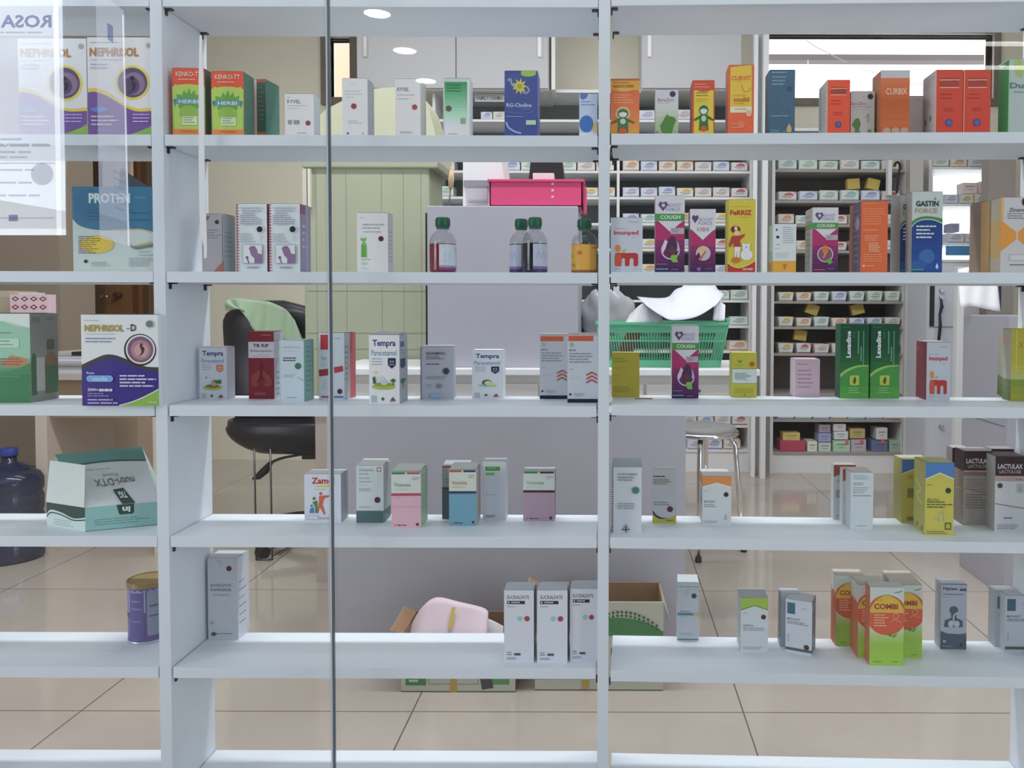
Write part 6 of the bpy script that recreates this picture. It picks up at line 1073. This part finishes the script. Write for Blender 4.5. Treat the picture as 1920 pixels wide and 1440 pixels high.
for px, zo, c, lb in [((1514, 826, 1532, 845), 0, '#c4c4b4', 'cream carton right of the crimson tray'), ((1535, 828, 1558, 845), 0, '#a8b8b0', 'grey green carton in the lowest stacks of the brown backed shelving'), ((1535, 810, 1558, 826), .066, '#8c94b8', 'blue grey carton in the middle of the lowest stack'), ((1536, 794, 1557, 809), .128, '#8c8494', 'mauve carton on top of the lowest stack'),
                      ((1562, 824, 1594, 845), 0, '#9cb89c', 'green edged carton with a red sticker, lowest board'), ((1564, 808, 1590, 823), .082, '#b8bcbc', 'white carton above the green edged one, lowest board'), ((1563, 794, 1586, 807), .14, '#b8b8b4', 'small white carton topping the second lowest stack'),
                      ((1596, 822, 1624, 845), 0, '#a49aa4', 'mauve grey carton with a red sticker, lowest board'), ((1594, 802, 1622, 820), .09, '#b49c5c', 'tan bundle on the mauve grey carton'), ((1634, 824, 1664, 845), 0, '#5c6890', 'navy edged carton with a red sticker, lowest board'), ((1643, 800, 1664, 822), .082, '#b4b4b4', 'barcode carton on the navy edged carton'), ((1668, 824, 1688, 845), 0, '#8ca08c', 'green grey carton at the right end of the lowest board')]:
    bit(lb, px, YBx + .02, .12, c, zL + zo + (.001 if zo else 0))
for x_, y_, lb in ((1588, 830, 'left'), (1616, 828, 'middle'), (1655, 828, 'right')):
    p = WY(x_, y_, YBx + .017); m = MB(); m.tube([p, p + Vector((0, -.001, 0))], .013, '#e0505c', n=16); tag(m.build('price_sticker'), 'round red sticker, %s of three on the lowest cartons' % lb, 'sticker')
for i, (px_, bi) in enumerate([(1602, 2), (1636, 2), (1520, 7), (1612, 7), (1500, 8)]):
    p = WY(px_, bB[bi] - 18, YBx + .05); m = MB(); zf = zB[bi] + .078
    m.box((-.042, 0, 0), (.042, .05, .07), '#b49c3c', Matrix.Translation((p.x, YBx + .06, zf)) @ Matrix.Rotation(R([-4, 12, 20, -14, 8][i]), 4, 'Y') @ Matrix.Translation((0, 0, .008)))
    tag(m.build('yellow_packet'), 'yellow packet standing on a carton, %s' % ['second row left one', 'second row right one', 'sixth row left one', 'sixth row right one', 'seventh row'][i] + ' of the brown backed shelving', 'packet')
bC = [313, 382, 455, 487]
zC = unit('white shelving unit standing in front of the bright low window', 1738, 1890, bC, YA, .3, '#c4c4c4', top=250, panel=False)
UC = 'bright window shelving'
stock_row(UC, 'first row', 313, 1748, 1884, 4, YA, 0, z=zC[0], ks=[2, 3, 5, 2]); stock_row(UC, 'second row', 382, 1772, 1884, 4, YA, 0, z=zC[1], ks=[5, 0, 0, 3]); stock_row(UC, 'third row', 455, 1776, 1880, 3, YA, 0, z=zC[2], ks=[5, 7, 5])
bit('pale pink carton on top of the second row by the bright window', (1806, 338, 1832, 358), YA + .03, .1, '#c8b4b4', zC[1] + .075); bit('tall pale carton on top of the second row by the bright window', (1836, 336, 1852, 358), YA + .03, .1, '#c4b0ac', zC[1] + .075)
bit('white carton with red mark on the second row by the bright window', (1856, 345, 1872, 358), YA + .03, .1, '#c8b4ac', zC[1] + .075); bit('lilac carton stacked on the third row by the bright window', (1781, 417, 1799, 433), YA + .03, .1, '#8c88a4', zC[2] + .075)
x0, x1, za_, zb2 = R4(1774, 461, 1880, 479, YA - .01); m = MB(); m.box((x0, YA - .014, za_), (x1, YA, zb2), '#3f80b4', bev=.003); tag(m.build('blue_strip'), 'bright blue label strip below the third row by the bright window', 'label strip')
# hanging cabinets on the back wall
def hang(label, px0, px1, split, hs):
    x0, x1, za_, zb2 = R4(px0, -200, px1, 168, YA - .1); zt_ = min(zb2, CEIL - .02)
    root = empty('wall_cabinet', ((x0 + x1) / 2, YA - .1, za_), label, 'wall cabinet')
    m = MB(); m.box((x0, YA - .08, za_), (x1, YB - .001, CEIL - .12), mat('#b0afac', .5)); part(root, m, 'carcass')
    ed = [x0] + [WY(s, 120, YA - .1).x for s in split] + [x1]
    for i in range(len(ed) - 1):
        m = MB(); m.box((ed[i] + .004, YA - .1, za_ + .01), (ed[i + 1] - .004, YA - .082, CEIL - .13), mat('#a2a2a4', .4), bev=.002); d_ = m.build('door'); d_.parent = root; d_.location = -Vector(root.location)
        hx = hs[i]
        if hx:
            a0, a1, a2, a3 = R4(hx - 5, 40, hx + 5, 108, YA - .101); m = MB(); m.box((a0, YA - .104, a2), (a1, YA - .1, a3), mat('#8a8888', .3, .3)); m.box((a0 + .006, YA - .107, a2 + .005), (a1 - .008, YA - .104, a3), mat('#a8a6a6', .3, .3)); m.build('handle', d_)
hang('white two door hanging cabinet on the back wall above the green panelled box', 667, 1029, [855], [685, 1012]); hang('white single door hanging cabinet left of the wide back window', 1203, 1392, [], [1218])
slab('cabinet_edge', 'narrow white upright strip right of the two door hanging cabinet', 'trim strip', (1034, -60, 1041, 168), YA - .1, .2, frame_w)
# sliding glass door frames
def frame_post(px, top, bot, Y, label, col='#c4c8cc', d=.05):
    x0, x1, za_, zb2 = R4(px[0], top, px[1], bot, Y); m = MB(); m.box((x0, Y, 0 if bot > 850 else za_), (x1, Y + d, zb2), mat(col, .4), bev=.003); return tag(m.build('door_post'), label, 'door post')
frame_post((1411, 1419), 60, 882, YA - .18, 'white upright post at the right end of the wide rear shelving')
frame_post((1429, 1439), 60, 870, YA - .22, 'second white upright post between the two shelving units')
frame_post((1419, 1428), 60, 880, YA - .10, 'grey recessed upright between the two white posts', '#8c8f94')
hb = frame_post((1666, 1673), 296, 366, YBx - .055, '', '#e0e2e4'); us = bpy.data.objects['stock_shelf.001']
for k_ in ('category', 'label'):
    if k_ in hb: del hb[k_]
hb.name = 'handle_bar'; hb.location = -Vector(us.location); hb.parent = us
frame_post((1703, 1728), 290, 880, YA - .12, 'grey beige wall post right of the brown backed shelving', '#a29e98', .1)
frame_post((1700, 1706), 527, 880, YA - .2, 'thin white edge left of the dark door gap'); frame_post((1722, 1729), 527, 880, YA - .2, 'thin white edge right of the dark door gap'); frame_post((1708, 1721), 527, 880, YA - .16, 'dark grey door gap strip between thin white edges', '#5c5f64')
m = MB(); mm_ = smooth_pts([(1677, 312), (1680, 305), (1686, 306), (1687, 316), (1684, 330), (1683, 345), (1681, 362)], 4); m.tube([WY(x, y, YA - .15) for x, y in mm_], .008, blk, n=8); tag(m.build('hanging_strap'), 'black strap hanging from a hook beside the white handle bar', 'strap')
YDR = 3.18
x0, x1, _, zb2 = R4(1736, 500, 1792, 880, YDR); root = empty('storage_cupboard', (x0, YDR, 0), 'pale grey cupboard with a lock and hanging key strap', 'cupboard')
m = MB(); m.box((x0, YDR, 0), (x1, YDR + .3, zb2), mat('#a9acb4', .45), bev=.002); a0, a1, a2, a3 = R4(1743, 527, 1752, 612, YDR); m.box((a0, YDR - .002, a2), (a1, YDR, a3), mat('#1c201c', .4)); a0, a1, a2, a3 = R4(1743, 612, 1790, 614, YDR); m.box((a0, YDR - .002, a2), (a1, YDR, a3), mat('#6c6f74', .4)); part(root, m, 'cupboard_body')
m = MB()
for yy in (545, 558, 800): p = WY(1764, yy, YDR); m.tube([p, p + Vector((0, -.02, 0))], .012, mat('#8c8c90', .25, .8), n=14)
part(root, m, 'lock')
m = MB(); m.tube([WY(x, y, YDR - .03) for x, y in [(1764, 560), (1766, 575), (1762, 590), (1763, 610), (1760, 640)]], [.006, .011, .008, .01, .009], mat('#20243a', .5), n=8); tag(m.build('key_strap'), 'navy key strap hanging from the grey cupboard lock', 'strap')
frame_post((1793, 1806), 500, 880, 2.9, 'bright white upright strip left of the near grey cabinet', '#dadde0')
# near grey cabinet at right with paper on it
x0 = 1.53; m = MB(); m.box((x0, 1.5, 0), (2.3, 1.88, 1.09), mat('#8b8a94', .5, noise=.012, nscale=6), bev=.003); nc = tag(m.build('side_cabinet'), 'lilac grey side cabinet standing near the right upright', 'cabinet')
m = MB(); m.box((x0 - .001, 1.52, .66), (x0, 1.86, .664), mat('#5c5c64', .5)); m.build('seam', nc)
sheet('paper_sheet', 'white sheet folded over the top of the right side cabinet', 'paper sheet', [(1796, 505), (1820, 500), (1850, 500), (1868, 505)], [(1800, 578), (1822, 574), (1850, 580), (1876, 584)], 1.86, 1.8, '#c4c6cc', .004)
slab('blue_folder', 'dark blue folder behind the folded white sheet at right', 'folder', (1856, 500, 1878, 582), 1.9, .02, '#1c2750'); bpy.data.objects['blue_folder'].location.y = 0
slab('wall_post', 'grey brown upright board behind the right upright', 'board', (1850, 260, 1900, 880), 3.5, .1, '#8a837c', floor=True)

# ---------------------------------------------------------------- front glass, painted reflections, strip, ceiling lamps
gl = clear_mat('front_glass', (.975, .98, .985), 1.6, 1.45)
def pane(pxa, pxb, Y, label):
    xa = WY(pxa, 720, Y).x; xb = WY(pxb, 720, Y).x
    root = empty('glass_pane', ((xa + xb) / 2, Y, .12), label, 'glass pane')
    m = MB(); m.box((xa, Y, .12), (xb, Y + .005, 1.95), gl); part(root, m, 'glass_sheet'); return root, xa, xb
pl, xa, xb = pane(-200, 619, -.055, 'left sliding glass pane with a polished green edge')
m = MB(); m.box((xb, -.0555, .12), (xb + .0035, -.0495, 1.95), mat('#4a525c', .25, .2)); m.box((xb - .003, -.0555, .12), (xb, -.0552, 1.95), mat('#8e989c', .2)); part(pl, m, 'glass_edge')
pane(612, 2050, -.042, 'right sliding glass pane in front of the right bays')
def reflected(name, label, pts, Y, mt, items=None, W=.2, H=.2):  # translucent faces on the pane that carry painted reflections
    m = MB(); a_ = [WY(x, y, Y) for x, y in pts]; m.face(a_, mt)
    if items: deco(m, lambda u, v, k: tuple((a_[0].lerp(a_[1], u)).lerp(a_[3].lerp(a_[2], u), v) + Vector((0, -k * .0001, 0))), W, H, items)
    return tag(m.build(name), label, 'film sheet')
fA = refl_mat('refl_white', '#e6ecff', .98, .48); fB = refl_mat('refl_blue', '#d4e0ff', .25, .8); fC = refl_mat('refl_strip', '#e4e9ff', .36, .72); fT = refl_mat('refl_print', '#5c78b8', .55); fG = refl_mat('refl_grey', '#8c94b0', .3); fH = refl_mat('refl_bright', '#f4f7ff', .85, .45)
reflected('window_sheet', 'reflection of a large white sheet, painted on the glass with mirrored ROSA lettering', [(-90, -40), (116, -40), (124, 441), (-90, 441)], -.058, fA,
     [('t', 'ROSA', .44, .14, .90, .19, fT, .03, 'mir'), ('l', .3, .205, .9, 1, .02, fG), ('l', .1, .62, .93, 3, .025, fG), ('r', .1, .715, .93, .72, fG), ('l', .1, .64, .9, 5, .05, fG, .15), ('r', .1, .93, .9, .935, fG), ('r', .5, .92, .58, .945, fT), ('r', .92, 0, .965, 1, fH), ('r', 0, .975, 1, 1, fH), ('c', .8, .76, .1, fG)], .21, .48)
reflected('window_sheet', 'brighter slanted painted reflection overlapping the lower part of the large one', [(-90, 302), (123, 302), (123, 396), (-90, 360)], -.0575, fH)
reflected('window_sheet', 'small painted white reflection at the upper left overlapping the large one', [(-90, 70), (36, 72), (36, 252), (-90, 252)], -.0572, fB)
reflected('window_strip', 'narrow strip of reflection painted on the glass over the teal box', [(179, -20), (232, 20), (243, 461), (187, 446)], -.0578, fC, [('r', .94, .02, 1, 1, fH), ('r', .4, .1, .6, .17, fT), ('l', .5, .7, .95, 6, .03, fG, .3), ('r', .0, .6, 1, .9, fB)], .055, .46)
m = MB()
q_ = [WY(x, y, -.02) for x, y in [(376, 66), (377, 150), (378, 300), (380, 400), (382, 440), (385, 462), (385, 484)]]
ws = [.002, .0045, .0055, .006, .0055, .003, .0025]; sm = mat('#d8dce4', .35)
for i in range(len(q_) - 1):
    a_, b_ = q_[i], q_[i + 1]
    for dy in (0, .001): m.face([a_ + Vector((-ws[i], dy, 0)), a_ + Vector((ws[i], dy, 0)), b_ + Vector((ws[i + 1], dy, 0)), b_ + Vector((-ws[i + 1], dy, 0))], sm)
tag(m.build('hanging_strip'), 'narrow white plastic strip hanging in front of the left side of the middle bay', 'strip')
emit = mat('#ffffff', .5, emit=34.0)
GY = -.05
# downlights whose reflection shows in the pane: placed on the shop ceiling
for k, (px_, py_) in enumerate([(706, 23), (758, 93), (798, 150)]):
    d_ = ray(px_, py_); t_ = (CEIL - .004 - CAM.z) / d_.z; p = CAM + d_ * t_; p.y = 2 * GY - p.y
    lab = ['nearest', 'middle', 'farthest'][k]
    root = empty('ceiling_downlight', (p.x, p.y, CEIL - .002), 'round ceiling downlight, the %s of the row of three' % lab, 'ceiling light', group='ceiling downlights')
    m = MB(); m.lathe([(.12, 0), (.12, -.008), (.105, -.012), (.1, -.004)], frame_w, n=36, caps=False); m.build('frame', root)
    m = MB(); m.lathe([(.1, -.005), (.001, -.006)], emit, n=36, caps=False); m.build('diffuser', root)
et = mat('#fffffe', .5, emit=8.0)
for k, (pa, py_) in enumerate([(1652, 80), (1742, 125)]):
    d_ = ray(pa, py_); t_ = (CEIL - .05 - CAM.z) / d_.z; p = CAM + d_ * t_; p.y = 2 * GY - p.y
    root = empty('tube_light', (p.x, p.y, CEIL - .04), 'long ceiling tube light, %s one at the right of the shop' % ['nearer', 'farther'][k], 'ceiling light')
    m = MB(); m.box((0, -.03, 0), (1.9, .03, .04), frame_w); m.build('housing', root); m = MB(); m.tube([(.02, 0, -.016), (1.88, 0, -.016)], .016, et, n=12); m.build('tube', root)
m = MB(); m.box((WLX - .3, .02, -.0), (WLX - .022, .15, 2.0), white_board); struct(m.build('wall_side'))
